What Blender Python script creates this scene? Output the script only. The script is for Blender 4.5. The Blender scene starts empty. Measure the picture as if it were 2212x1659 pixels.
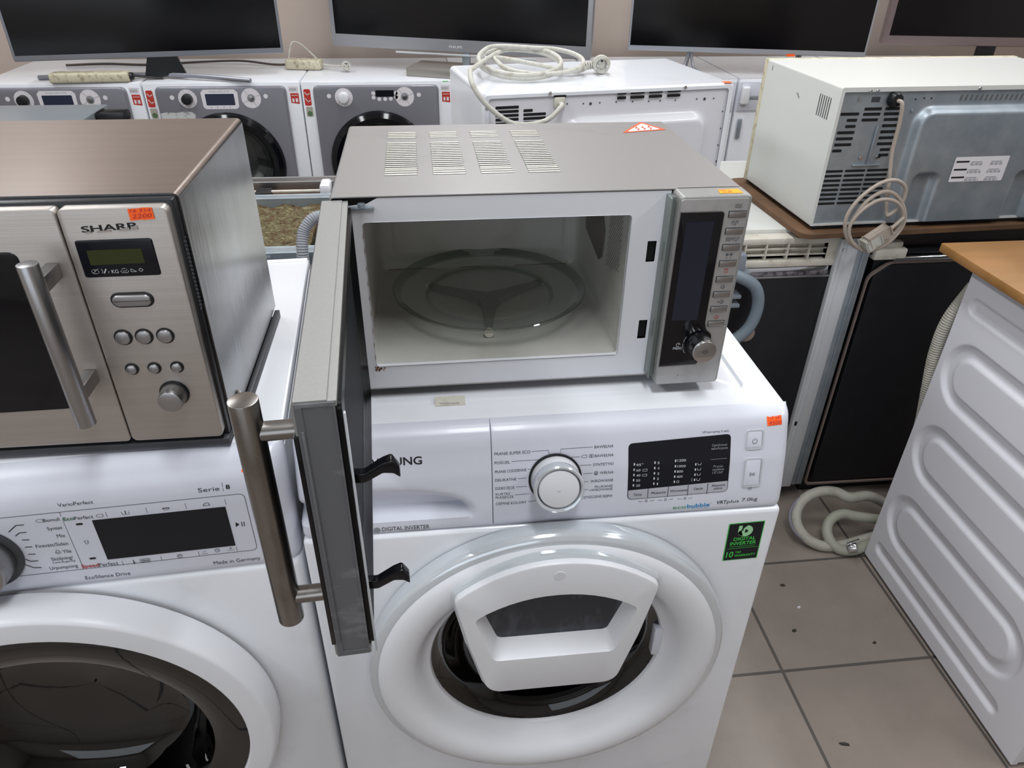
import bpy, bmesh, math, random
from mathutils import Vector, Matrix
random.seed(7)
PI = math.pi
SC = bpy.context.scene
COL = SC.collection

# ------------------------------------------------------------------ camera, world, lights, exposure
cam_data = bpy.data.cameras.new('camera')
cam = bpy.data.objects.new('camera', cam_data); COL.objects.link(cam)
cam_data.sensor_fit = 'HORIZONTAL'; cam_data.sensor_width = 36.0
cam_data.lens = 36.0 * 1571.73 / 2212.0
cam_data.clip_start = 0.02
cam.location = (0.1701, -0.6519, 1.3546)
cam.rotation_euler = (0.99823, -0.01312, -0.11294)
SC.camera = cam

world = bpy.data.worlds.new('world'); SC.world = world
world.use_nodes = True
world.node_tree.nodes['Background'].inputs[0].default_value = (0.75, 0.87, 1.0, 1)
world.node_tree.nodes['Background'].inputs[1].default_value = 1.0

def area_light(name, loc, rot, sx, sy, power, color):
    l = bpy.data.lights.new(name, 'AREA'); l.shape = 'RECTANGLE'
    l.size = sx; l.size_y = sy; l.energy = power; l.color = color
    o = bpy.data.objects.new(name, l); COL.objects.link(o)
    o.location = loc; o.rotation_euler = rot
    return o
# fluorescent lamps under the shop ceiling, in rows running away from the camera
for x, y, p in [(-1.5, 1.0, 14), (0.35, 1.0, 14), (2.2, 1.0, 14), (-1.5, -0.6, 20), (0.35, -0.6, 20), (2.2, -0.6, 20), (-1.5, 2.3, 15), (0.35, 2.3, 15), (2.2, 2.3, 15)]:
    area_light('ceiling_lamp', (x, y, 2.78), (0, 0, 0), 0.30, 1.2, p, (0.94, 0.97, 1.0))
# added area light standing in for daylight behind the camera; no window built
area_light('daylight_fill', (-1.2, -3.0, 1.6), (math.radians(90), 0, 0), 3.2, 1.7, 22, (0.76, 0.88, 1.0))

SC.view_settings.view_transform = 'Standard'
SC.view_settings.look = 'None'
SC.view_settings.exposure = 0.30
SC.view_settings.gamma = 1.0
SC.view_settings.use_curve_mapping = False
SC.cycles.use_denoising = True
SC.cycles.max_bounces = 10
SC.cycles.transparent_max_bounces = 12
SC.cycles.caustics_reflective = False
SC.cycles.caustics_refractive = False

# ------------------------------------------------------------------ materials
def lin(c):
    if isinstance(c, str):
        c = [int(c[i:i + 2], 16) / 255 for i in (0, 2, 4)]
    return tuple(((v / 12.92) if v <= 0.04045 else ((v + 0.055) / 1.055) ** 2.4) for v in c)
MATS = {}
def mat(name, col, rough=0.4, metal=0.0, coat=0.0, trans=0.0, alpha=1.0, emit=None, es=1.0, spec=0.5,
        noise=None, bump=None, ior=1.45, aniso=0.0):
    """noise=(colour2, scale xyz, low, high): a worn second colour; bump=(scale xyz, strength)"""
    if name in MATS: return MATS[name]
    m = bpy.data.materials.new(name); m.use_nodes = True; MATS[name] = m
    nt = m.node_tree; b = nt.nodes['Principled BSDF']
    c = lin(col)
    b.inputs['Base Color'].default_value = (*c, 1)
    b.inputs['Roughness'].default_value = rough
    b.inputs['Metallic'].default_value = metal
    b.inputs['Coat Weight'].default_value = coat
    b.inputs['Coat Roughness'].default_value = 0.04
    b.inputs['Transmission Weight'].default_value = trans
    b.inputs['Alpha'].default_value = alpha
    b.inputs['IOR'].default_value = ior
    b.inputs['Specular IOR Level'].default_value = spec
    b.inputs['Anisotropic'].default_value = aniso
    if emit:
        b.inputs['Emission Color'].default_value = (*lin(emit), 1); b.inputs['Emission Strength'].default_value = es
    if noise or bump:
        tc = nt.nodes.new('ShaderNodeTexCoord')
    def tex(scale, detail=6.0, rgh=0.6):
        mp = nt.nodes.new('ShaderNodeMapping'); mp.inputs['Scale'].default_value = scale
        nt.links.new(tc.outputs['Object'], mp.inputs[0])
        n = nt.nodes.new('ShaderNodeTexNoise'); n.inputs['Scale'].default_value = 1.0
        n.inputs['Detail'].default_value = detail; n.inputs['Roughness'].default_value = rgh
        nt.links.new(mp.outputs[0], n.inputs['Vector']); return n
    if noise:
        c2, s, lo, hi = noise
        n = tex(s)
        r = nt.nodes.new('ShaderNodeMapRange'); r.inputs[1].default_value = lo; r.inputs[2].default_value = hi
        nt.links.new(n.outputs['Fac'], r.inputs[0])
        mx = nt.nodes.new('ShaderNodeMix'); mx.data_type = 'RGBA'
        mx.inputs[6].default_value = (*c, 1); mx.inputs[7].default_value = (*lin(c2), 1)
        nt.links.new(r.outputs[0], mx.inputs[0]); nt.links.new(mx.outputs[2], b.inputs['Base Color'])
    if bump:
        s, st = bump
        n = tex(s, 4.0)
        bp = nt.nodes.new('ShaderNodeBump'); bp.inputs['Strength'].default_value = st; bp.inputs['Distance'].default_value = 0.002
        nt.links.new(n.outputs['Fac'], bp.inputs['Height']); nt.links.new(bp.outputs[0], b.inputs['Normal'])
    return m

ENAMEL = mat('white_enamel', 'dfe1e6', 0.22, coat=0.3, noise=('d6d8dc', (9, 9, 9), 0.55, 0.75))
PANEL_W = mat('white_panel_plastic', 'ccced8', 0.28, coat=0.15)
WHITE_P = mat('white_plastic', 'd9dade', 0.35)
OFFWHITE = mat('off_white_sheet_metal', 'cccdc9', 0.33, noise=('cdccc4', (14, 14, 14), 0.5, 0.8))
CREAM = mat('cream_plastic', 'c9c4b8', 0.55, noise=('a2988a', (40, 40, 40), 0.52, 0.8))
YELLOWED = mat('yellowed_plastic', 'c3bca4', 0.55, noise=('8f8468', (60, 60, 60), 0.5, 0.72))
STEEL = mat('brushed_steel', 'a8a29e', 0.30, 1.0, noise=('8e8884', (3, 30, 260), 0.35, 0.7), bump=((4, 60, 900), 0.06))
STEEL_H = mat('brushed_steel_horizontal', 'b8b1ab', 0.42, 0.85, noise=('ada6a0', (2.2, 40, 160), 0.35, 0.75), bump=((3, 60, 700), 0.05))
STEEL_TOP = mat('brushed_steel_top', '9d948e', 0.30, 1.0, noise=('968d87', (3, 120, 30), 0.35, 0.7), bump=((3, 300, 60), 0.03))
STEEL_SIDE = mat('scuffed_steel_side', '949494', 0.22, 1.0, noise=('a9abaf', (30, 9, 5), 0.45, 0.75), bump=((300, 60, 9), 0.14))
HANDLE_D = mat('dark_worn_steel', '8e8a86', 0.28, 1.0, noise=('77706a', (50, 50, 16), 0.5, 0.7))
HANDLE_L = mat('satin_aluminium', 'a5a4a5', 0.34, 1.0)
CHROME = mat('chrome', 'd8d8da', 0.08, 1.0)
ZINC = mat('galvanised_metal', '98a2aa', 0.42, 0.65, noise=('aab2b8', (22, 22, 22), 0.4, 0.7))
GREY_PAINT = mat('silver_grey_paint', '949492', 0.42, 0.35, noise=('8e8e8b', (500, 500, 500), 0.4, 0.7))
GREY_EDGE = mat('grey_edge_plastic', '5f6063', 0.5, 0.1, noise=('7c7c7e', (25, 25, 60), 0.58, 0.75))
TOP_GREY = mat('grey_lacquered_metal', '969493', 0.42, 0.45, noise=('888685', (7, 9, 7), 0.56, 0.78))
BRIGHT_SLAT = mat('bare_metal_slat', 'aeaba3', 0.40, 0.6)
BLACK = mat('black_plastic', '16171a', 0.35)
BLACK_M = mat('black_satin_plastic', '0c0d10', 0.28, spec=0.25)
BLACK_G = mat('black_gloss', '0a0b10', 0.08, spec=.45)
DARK = mat('dark_void', '08080a', 0.8)
DARK_GREY = mat('dark_grey_plastic', '3a3c40', 0.45)
LCD = mat('lcd_glass', '232a40', 0.15, coat=0.3)
LCD_G = mat('green_lcd_glass', '2c3414', 0.15, coat=0.4)
DISPLAY = mat('display_black', '14161d', 0.2, spec=.35)
INK = mat('dark_grey_ink', '3b3e44', 0.5)
INK_B = mat('black_ink', '0d0e10', 0.5)
INK_W = mat('white_ink', 'c4c7cc', 0.5)
INK_L = mat('pale_grey_ink', '8f9298', 0.5)
INK_GR = mat('green_ink', '1f8a4a', 0.5)
INK_GR2 = mat('dark_green_ink', '2f6a4c', 0.5)
INK_BL = mat('blue_ink', '2382b8', 0.5)
INK_RED = mat('red_ink', 'b23036', 0.5)
ORANGE = mat('orange_sticker_paper', 'ff6420', 0.6)
YORANGE = mat('yellow_orange_sticker_paper', 'ff9d1c', 0.6)
RED_ST = mat('red_sticker', 'b9382e', 0.45)
GREEN_ST = mat('green_sticker', '3fc24a', 0.4)
PALE_ST = mat('white_sticker', 'd8d4d8', 0.5)
def thin_glass(name, tint, refl=0.0, rough=0.02, ior=1.45):
    m = bpy.data.materials.new(name); m.use_nodes = True; MATS[name] = m
    nt = m.node_tree; nt.nodes.remove(nt.nodes['Principled BSDF']); out = nt.nodes['Material Output']
    t = nt.nodes.new('ShaderNodeBsdfTransparent'); t.inputs[0].default_value = (*lin(tint), 1)
    g = nt.nodes.new('ShaderNodeBsdfGlossy'); g.inputs['Roughness'].default_value = rough
    lw = nt.nodes.new('ShaderNodeLayerWeight'); pw = nt.nodes.new('ShaderNodeMath'); pw.operation = 'POWER'; pw.inputs[1].default_value = 3.2
    nt.links.new(lw.outputs['Facing'], pw.inputs[0]); fr = pw
    ad = nt.nodes.new('ShaderNodeMath'); ad.operation = 'ADD'; ad.use_clamp = True; ad.inputs[1].default_value = .035 + refl
    mx = nt.nodes.new('ShaderNodeMixShader')
    L = nt.links.new; L(fr.outputs[0], ad.inputs[0]); L(ad.outputs[0], mx.inputs[0]); L(t.outputs[0], mx.inputs[1]); L(g.outputs[0], mx.inputs[2]); L(mx.outputs[0], out.inputs[0])
    return m
CLEAR = mat('clear_plastic', 'e8ecee', 0.06, trans=0.9, ior=1.45)
BEZEL = mat('frosted_clear_bezel', 'c8cdd2', 0.12, 0.25, coat=1.0)
GLASS = thin_glass('clear_glass', 'fcfdfb', -.015, .03)
GLASS_E = thin_glass('glass_rim', 'dce0db', .03, .05)
SMOKE = thin_glass('smoked_glass', 'a2a4a6', .0)
CAVITY = mat('cavity_enamel', 'c9c8c2', 0.32, noise=('b9b6ad', (10, 10, 10), 0.5, 0.8))
FRAME_W = mat('frame_enamel', 'd2d3d8', 0.26, coat=0.2)
MICA = mat('mica_sheet', '77706a', 0.4, 0.2)
RUST = mat('rust', '6b4526', 0.8)
RUBBER_G = mat('grey_rubber_hose', '8a8d92', 0.5)
RUBBER_B = mat('blue_grey_hose', '76828c', 0.42)
HOSE_C = mat('cream_hose', 'a9a59b', 0.5, noise=('8d877b', (30, 30, 30), 0.5, 0.8))
CORD_W = mat('white_cord', 'b9b7ae', 0.45, noise=('948e80', (70, 70, 70), 0.5, 0.75))
CORD_B = mat('beige_cord', 'a3978c', 0.45)
GASKET = mat('grey_gasket', '5b5e62', 0.6)
DRUM = mat('drum_steel', '7c7c7a', 0.32, 1.0)
AQ_GREY = mat('graphite_lacquer', '7d7c84', 0.42, 0.25, coat=0.3)
BITUMEN = mat('black_bitumen_sheet', '121217', 0.5, noise=('1b1b20', (25, 25, 25), 0.5, 0.8))
SCREEN = mat('tv_screen', '07070b', 0.16)
TV_SILVER = mat('tv_silver_frame', '9c9da2', 0.35, 0.4)
TV_DARKS = mat('tv_grey_frame', '8b8d94', 0.35, 0.5)
TV_PINK = mat('tv_rose_frame', '8a7a7a', 0.35, 0.4)
BOARD = mat('brown_board', '6b4e36', 0.7, noise=('4f3a2a', (8, 8, 8), 0.4, 0.7))
WOOD = mat('varnished_board', '9c7042', 0.45, noise=('86602f', (2, 14, 2), 0.4, 0.7))
BLUEGREY = mat('blue_grey_plastic', '7c828c', 0.5)
RIBW = mat('ribbed_white_metal', 'd2d1d6', 0.36)

# ------------------------------------------------------------------ object helpers
def link(name, me, m, parent=None, smooth=True, loc=None, rot=None):
    o = bpy.data.objects.new(name, me); COL.objects.link(o)
    if m is not None:
        for mm in (m if isinstance(m, (list, tuple)) else [m]): me.materials.append(mm)
    if parent is not None: o.parent = parent
    if loc is not None: o.location = loc
    if rot is not None: o.rotation_euler = rot
    return o
def finish(me, ang=35):
    for p in me.polygons: p.use_smooth = True
    me.set_sharp_from_angle(angle=math.radians(ang))
def obj(name, bm, m, parent=None, ang=35, loc=None, rot=None, normals=True):
    if normals: bmesh.ops.recalc_face_normals(bm, faces=bm.faces)
    me = bpy.data.meshes.new(name); bm.to_mesh(me); bm.free()
    finish(me, ang)
    return link(name, me, m, parent, loc=loc, rot=rot)
def thing(name, label, cat, loc=(0, 0, 0), rotz=0.0, group=None):
    o = bpy.data.objects.new(name, None); COL.objects.link(o)
    o.empty_display_size = 0.05
    o.location = loc; o.rotation_euler = (0, 0, rotz)
    o['label'] = label; o['category'] = cat
    if group: o['group'] = group
    return o
def tag(o, label, cat, group=None, kind=None):
    o['label'] = label; o['category'] = cat
    if group: o['group'] = group
    if kind: o['kind'] = kind
    return o
def struct(o):
    o['kind'] = 'structure'; return o
def lab(o, t): o['label'] = t; return o
def N(): return bmesh.new()

def box(bm, x0, x1, y0, y1, z0, z1, bev=0.0, seg=2, M=None):
    r = bmesh.ops.create_cube(bm, size=1.0)
    vs = r['verts']
    for v in vs:
        v.co = Vector((x0 + (v.co.x + .5) * (x1 - x0), y0 + (v.co.y + .5) * (y1 - y0), z0 + (v.co.z + .5) * (z1 - z0)))
    if M is not None:
        for v in vs: v.co = M @ v.co
    if bev > 0:
        es = list({e for v in vs for e in v.link_edges})
        bmesh.ops.bevel(bm, geom=es, offset=bev, segments=seg, profile=0.5, affect='EDGES')
    return bm
def loft(bm, loops, caps=(True, True), close=True):
    rows = [[bm.verts.new(p) for p in lp] for lp in loops]
    n = len(rows[0])
    for a, b in zip(rows, rows[1:]):
        for i in range(n if close else n - 1):
            j = (i + 1) % n
            bm.faces.new((a[i], a[j], b[j], b[i]))
    if caps[0]: bm.faces.new(list(reversed(rows[0])))
    if caps[1]: bm.faces.new(rows[-1])
    return bm
def rrect(x0, x1, z0, z1, r, n=5):
    r = min(r, (x1 - x0) / 2 - 1e-6, (z1 - z0) / 2 - 1e-6)
    pts = []
    for cx, cz, a0 in ((x1 - r, z1 - r, 0), (x0 + r, z1 - r, 90), (x0 + r, z0 + r, 180), (x1 - r, z0 + r, 270)):
        for i in range(n + 1):
            a = math.radians(a0 + 90 * i / n)
            pts.append((cx + r * math.cos(a), cz + r * math.sin(a)))
    return pts
def fillet(poly, r, n=5):
    """round the corners of a closed 2D polygon; r may be a list"""
    out = []; L = len(poly)
    for i, p in enumerate(poly):
        ri = r[i] if isinstance(r, (list, tuple)) else r
        a = Vector(poly[i - 1]); b = Vector(p); c = Vector(poly[(i + 1) % L])
        if ri <= 0: out.append(tuple(b)); continue
        u = (a - b).normalized(); w = (c - b).normalized()
        ang = u.angle(w); d = min(ri / math.tan(ang / 2), (a - b).length * .49, (c - b).length * .49)
        p0 = b + u * d; p1 = b + w * d
        for k in range(n + 1):
            t = k / n
            out.append(tuple((1 - t) ** 2 * p0 + 2 * t * (1 - t) * b + t * t * p1))
    return out
def pillow(bm, outline, y_back, y_front, rnd, steps=3, inset=None):
    """closed slab in the xz plane between y_back and y_front with the front edge rounded by rnd"""
    cx = sum(p[0] for p in outline) / len(outline); cz = sum(p[1] for p in outline) / len(outline)
    def off(d):
        L = len(outline); res = []
        for i, p in enumerate(outline):
            a = Vector(outline[i - 1]); b = Vector(p); c = Vector(outline[(i + 1) % L])
            t = (c - a)
            if t.length < 1e-9: t = Vector((1, 0))
            nrm = Vector((t.y, -t.x)).normalized()
            if nrm.dot(Vector((cx, cz)) - b) < 0: nrm = -nrm
            res.append(b + nrm * d)
        return res
    sgn = -1 if y_front < y_back else 1
    loops = [[(p[0], y_back, p[1]) for p in outline]]
    for k in range(steps + 1):
        a = PI / 2 * k / steps
        o = off(rnd * (1 - math.cos(a)))
        y = y_front - sgn * rnd * (1 - math.sin(a))
        loops.append([(p[0], y, p[1]) for p in o])
    return loft(bm, loops)
def cyl(bm, p0, p1, r0, r1=None, n=24, bev=0.0, caps=True):
    p0 = Vector(p0); p1 = Vector(p1); d = (p1 - p0); L = d.length; d.normalize()
    r1 = r0 if r1 is None else r1
    q = d.to_track_quat('Z', 'Y')
    prof = [(r0, 0), (r1, L)] if bev <= 0 else [(r0 - bev, 0), (r0 - bev * .3, bev * .3), (r0, bev), (r1, L - bev), (r1 - bev * .3, L - bev * .3), (r1 - bev, L)]
    loops = [[p0 + q @ Vector((r * math.cos(2 * PI * i / n), r * math.sin(2 * PI * i / n), h)) for i in range(n)] for r, h in prof]
    return loft(bm, loops, caps=(caps, caps))
def lathe(bm, prof, c, axis='y', n=64, caps=(False, False), sx=1.0):
    """prof: list of (r, h) along +axis"""
    loops = []
    for r, h in prof:
        lp = []
        for i in range(n):
            a = 2 * PI * i / n; u = r * math.cos(a) * sx; w = r * math.sin(a)
            if axis == 'y': lp.append((c[0] + u, c[1] + h, c[2] + w))
            elif axis == 'z': lp.append((c[0] + u, c[1] + w, c[2] + h))
            else: lp.append((c[0] + h, c[1] + u, c[2] + w))
        loops.append(lp)
    return loft(bm, loops, caps=caps)
def crom(pts, per=8, closed=False):
    P = [Vector(p) for p in pts]; out = []
    L = len(P)
    rng = range(L) if closed else range(L - 1)
    for i in rng:
        p1 = P[i]; p2 = P[(i + 1) % L]
        p0 = P[i - 1] if (closed or i > 0) else p1 * 2 - p2
        p3 = P[(i + 2) % L] if (closed or i + 2 < L) else p2 * 2 - p1
        for k in range(per):
            t = k / per
            out.append(0.5 * ((2 * p1) + (-p0 + p2) * t + (2 * p0 - 5 * p1 + 4 * p2 - p3) * t * t + (-p0 + 3 * p1 - 3 * p2 + p3) * t ** 3))
    if not closed: out.append(P[-1])
    return out
def tube(bm, pts, r, n=12, per=8, corr=0.0, pitch=0.006, smooth=True):
    path = crom(pts, per) if smooth else [Vector(p) for p in pts]
    if corr > 0:   # resample finely for corrugations
        seg = [0.0]
        for a, b in zip(path, path[1:]): seg.append(seg[-1] + (b - a).length)
        tot = seg[-1]; k = max(4, int(tot / (pitch / 4))); new = []; j = 0
        for i in range(k + 1):
            s = tot * i / k
            while j < len(seg) - 2 and seg[j + 1] < s: j += 1
            t = (s - seg[j]) / max(1e-9, seg[j + 1] - seg[j]); new.append(path[j].lerp(path[j + 1], min(1, t)))
        path = new
    loops = []; up = Vector((0, 0, 1)); prevn = None; s = 0
    for i, p in enumerate(path):
        d = (path[min(i + 1, len(path) - 1)] - path[max(i - 1, 0)]).normalized()
        if prevn is None:
            nn = d.orthogonal().normalized()
        else:
            nn = (prevn - d * prevn.dot(d)).normalized()
        prevn = nn; b = d.cross(nn)
        if i: s += (path[i] - path[i - 1]).length
        rr = r if corr <= 0 else r * (1 - corr * (0.5 + 0.5 * math.cos(2 * PI * s / pitch)))
        loops.append([p + nn * rr * math.cos(2 * PI * k / n) + b * rr * math.sin(2 * PI * k / n) for k in range(n)])
    return loft(bm, loops)
def plate(bm, outline, holes, f, thick=None):
    """flat plate with holes; f(u, v, t) maps to 3D, thick None = single sheet"""
    es = []; vs = []
    for lp in [outline] + list(holes):
        vv = [bm.verts.new((p[0], p[1], 0)) for p in lp]; vs += vv
        for i in range(len(vv)): es.append(bm.edges.new((vv[i - 1], vv[i])))
    g = bmesh.ops.triangle_fill(bm, edges=es, use_beauty=True, use_dissolve=False)
    faces = [x for x in g['geom'] if isinstance(x, bmesh.types.BMFace)]
    if thick:
        ex = bmesh.ops.extrude_face_region(bm, geom=faces)
        new = [x for x in ex['geom'] if isinstance(x, bmesh.types.BMVert)]
        for v in new: v.co = Vector(f(v.co.x, v.co.y, thick))
        for v in vs: v.co = Vector(f(v.co.x, v.co.y, 0))
    else:
        for v in vs: v.co = Vector(f(v.co.x, v.co.y, 0))
    return bm
def sheet(bm, us, vs, f, skirt=None):
    g = [[bm.verts.new(f(u, v)) for u in us] for v in vs]
    for a, b in zip(g, g[1:]):
        for i in range(len(us) - 1): bm.faces.new((a[i], a[i + 1], b[i + 1], b[i]))
    if skirt:
        border = g[0][:] + [r[-1] for r in g[1:]] + g[-1][-2::-1] + [r[0] for r in g[-2:0:-1]]
        low = [bm.verts.new(skirt(v.co)) for v in border]
        L = len(border)
        for i in range(L): bm.faces.new((border[i], border[(i + 1) % L], low[(i + 1) % L], low[i]))
        bm.faces.new(low)
    return bm
def frange(a, b, n): return [a + (b - a) * i / n for i in range(n + 1)]
def sm(a, b, x):
    t = max(0.0, min(1.0, (x - a) / (b - a))); return t * t * (3 - 2 * t)
def interp(tab, x):
    if x <= tab[0][0]: return tab[0][1]
    for (a, p), (b, q) in zip(tab, tab[1:]):
        if x <= b: return p + (q - p) * (x - a) / (b - a)
    return tab[-1][1]
def carve(o, cutters):
    """boolean-subtract cutter bmeshes from a mesh object and bake the result"""
    for cb in cutters:
        bmesh.ops.recalc_face_normals(cb, faces=cb.faces)
        cm = bpy.data.meshes.new('cut'); cb.to_mesh(cm); cb.free()
        co = bpy.data.objects.new('cut', cm); COL.objects.link(co)
        co.parent = o.parent
        md = o.modifiers.new('b', 'BOOLEAN'); md.object = co; md.operation = 'DIFFERENCE'; md.solver = 'EXACT'
        dg = bpy.context.evaluated_depsgraph_get(); dg.update()
        me = bpy.data.meshes.new_from_object(o.evaluated_get(dg))
        o.modifiers.clear(); old = o.data; o.data = me; bpy.data.meshes.remove(old)
        bpy.data.objects.remove(co); bpy.data.meshes.remove(cm)
    finish(o.data)
    return o
_tc = {}
def glyphs(s, bold):
    k = (s, bold)
    if k in _tc: return _tc[k]
    cu = bpy.data.curves.new('t', 'FONT'); cu.body = s; cu.size = 1.0; cu.resolution_u = 3
    if bold: cu.offset = 0.018
    o = bpy.data.objects.new('t', cu); COL.objects.link(o)
    dg = bpy.context.evaluated_depsgraph_get(); dg.update()
    me = bpy.data.meshes.new_from_object(o.evaluated_get(dg))
    vs = [tuple(v.co) for v in me.vertices]; fs = [tuple(p.vertices) for p in me.polygons]
    bpy.data.objects.remove(o); bpy.data.curves.remove(cu); bpy.data.meshes.remove(me)
    _tc[k] = (vs, fs); return _tc[k]
CAPH = 0.73
def text(bm, s, x0, z0, x1, z1, h, f, bold=False, slant=0.0, mi=0):
    """lettering from (x0,z0) to (x1,z1) baseline, capital height h; f(x,z)->3D"""
    vs, fs = glyphs(s, bold)
    if not vs: return bm
    xa = min(v[0] for v in vs); xb = max(v[0] for v in vs)
    sx = (x1 - x0) / (xb - xa); dz = (z1 - z0) / (xb - xa)
    nv = []
    for v in vs:
        u = v[0] - xa; zz = v[1] / CAPH * h
        nv.append(bm.verts.new(f(x0 + u * sx + zz * slant, z0 + u * dz + zz)))
    for q in fs:
        try:
            fc = bm.faces.new([nv[i] for i in q]); fc.material_index = mi
        except ValueError: pass
    return bm
def stroke(bm, pts, w, f, mi=0, closed=False):
    """a thin printed line following 2D points"""
    P = [Vector(p) for p in pts]
    if closed: P = P + [P[0]]
    for a, b in zip(P, P[1:]):
        d = (b - a)
        if d.length < 1e-9: continue
        d.normalize(); nn = Vector((-d.y, d.x)) * w / 2; e = d * w * .3
        q = [a - nn - e, b - nn + e, b + nn + e, a + nn - e]
        fc = bm.faces.new([bm.verts.new(f(p.x, p.y)) for p in q]); fc.material_index = mi
    return bm
def ring2(cx, cz, r, n=16, a0=0, a1=360):
    return [(cx + r * math.cos(math.radians(a0 + (a1 - a0) * i / n)), cz + r * math.sin(math.radians(a0 + (a1 - a0) * i / n))) for i in range(n + 1)]
def patch(bm, poly, f, mi=0):
    fc = bm.faces.new([bm.verts.new(f(*p)) for p in poly]); fc.material_index = mi; return bm
def bent_patch(bm, poly, f, mi=0, dz=.0025):
    """a printed area that follows a leaning, curved panel: cut into level bands"""
    vs = [bm.verts.new((p[0], 0, p[1])) for p in poly]; fc = bm.faces.new(vs)
    z = min(p[1] for p in poly) + dz; top = max(p[1] for p in poly); geo = [fc] + list(fc.edges) + vs
    while z < top:
        r = bmesh.ops.bisect_plane(bm, geom=geo, plane_co=(0, 0, z), plane_no=(0, 0, 1)); geo = r['geom']; z += dz
    for v in {v for g in geo if isinstance(g, bmesh.types.BMFace) for v in g.verts}: v.co = Vector(f(v.co.x, v.co.z))
    return bm
def flat(name, bm, m, parent):
    """thin printed layer: keep faces as built"""
    me = bpy.data.meshes.new(name); bm.to_mesh(me); bm.free()
    return link(name, me, m, parent)
def screw(name, parent, x, y, z, r=0.004, ax=(0, -1, 0), m=None):
    b = N(); a = Vector(ax); p = Vector((x, y, z))
    cyl(b, p, p + a * r * .5, r, r * .8, 12)
    return obj(name, b, m or CHROME, parent)
# ================================================================== THE ROOM
def tile_material():
    m = bpy.data.materials.new('beige_floor_tiles'); m.use_nodes = True
    nt = m.node_tree; L = nt.links.new; b = nt.nodes['Principled BSDF']
    tc = nt.nodes.new('ShaderNodeTexCoord')
    mp = nt.nodes.new('ShaderNodeMapping'); mp.inputs['Location'].default_value = (-0.874 + 0.34 * 10, -0.252 + 0.30 * 12, 0)
    L(tc.outputs['Object'], mp.inputs[0])
    br = nt.nodes.new('ShaderNodeTexBrick'); br.offset = 0.0; br.squash = 1.0
    br.inputs['Scale'].default_value = 1.0; br.inputs['Brick Width'].default_value = 0.34; br.inputs['Row Height'].default_value = 0.30
    br.inputs['Mortar Size'].default_value = 0.0040; br.inputs['Mortar Smooth'].default_value = 0.3; br.inputs['Bias'].default_value = 0.0
    br.inputs['Color1'].default_value = (*lin('8f847b'), 1); br.inputs['Color2'].default_value = (*lin('897d74'), 1)
    br.inputs['Mortar'].default_value = (*lin('55504c'), 1)
    L(mp.outputs[0], br.inputs['Vector'])
    n = nt.nodes.new('ShaderNodeTexNoise'); n.inputs['Scale'].default_value = 5.5; n.inputs['Detail'].default_value = 9; n.inputs['Roughness'].default_value = .65
    L(tc.outputs['Object'], n.inputs['Vector'])
    r = nt.nodes.new('ShaderNodeMapRange'); r.inputs[1].default_value = .3; r.inputs[2].default_value = .7
    r.inputs[3].default_value = .84; r.inputs[4].default_value = 1.08
    L(n.outputs['Fac'], r.inputs[0])
    mx = nt.nodes.new('ShaderNodeMix'); mx.data_type = 'RGBA'; mx.blend_type = 'MULTIPLY'; mx.inputs[0].default_value = 1
    L(br.outputs['Color'], mx.inputs[6]); L(r.outputs[0], mx.inputs[7]); L(mx.outputs[2], b.inputs['Base Color'])
    b.inputs['Roughness'].default_value = .38
    bp = nt.nodes.new('ShaderNodeBump'); bp.inputs['Strength'].default_value = .5; bp.inputs['Distance'].default_value = .002; bp.invert = True
    L(br.outputs['Fac'], bp.inputs['Height']); L(bp.outputs[0], b.inputs['Normal'])
    return m
WALLM = mat('rose_beige_wall_paint', 'bfb0a6', 0.75, noise=('b8a89e', (2, 2, 2), 0.4, 0.7))
WALLM2 = mat('off_white_wall_paint', 'cfc8c2', 0.8)
CEILM = mat('white_ceiling', 'd8d5d0', 0.85)
XL, XR, YF, YB, ZC = -3.2, 4.2, -3.1, 3.05, 2.85
b = N(); box(b, XL, XR, YF, YB, -0.06, 0.0); struct(obj('floor', b, tile_material()))
b = N(); box(b, XL, XR, YF, YB, ZC, ZC + .06); struct(obj('ceiling', b, CEILM))
b = N(); box(b, XL, XR, YB, YB + .08, 0, ZC); struct(obj('wall_back', b, WALLM))
b = N(); box(b, XL - .08, XL, YF, YB, 0, ZC); struct(obj('wall_left', b, WALLM2))
b = N(); box(b, XR, XR + .08, YF, YB, 0, ZC); struct(obj('wall_right', b, WALLM2))
b = N(); box(b, XL, XR, YF - .08, YF, 0, ZC); struct(obj('wall_front', b, WALLM2))

# ================================================================== WHITE WASHER UNDER THE OPEN MICROWAVE
T = thing('washing_machine', 'white front loader with Polish programme names and a window set in its door', 'washing machine', (0, 0, 0))
def cabinet(name, parent, w, d, zb, zt, door, r=0.2, yf=0.0, m=ENAMEL, bev=.006, depth=.30):
    b = N(); box(b, 0, w, yf, d, zb, zt, bev, 3)
    o = obj(name, b, m, parent)
    c = N(); cyl(c, (door[0], yf - .05, door[1]), (door[0], yf + depth, door[1]), r, n=64)
    return carve(o, [c])
o = cabinet('cabinet', T, .6, .545, .015, .7215, (.305, .48), r=.19)
b = N(); box(b, 0.002, .598, .036, .54, .7215, .8355); obj('upper_body', b, ENAMEL, T)
b = N(); box(b, .03, .57, .06, .50, 0, .0145); obj('foot_plinth', b, DARK_GREY, T)
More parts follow.
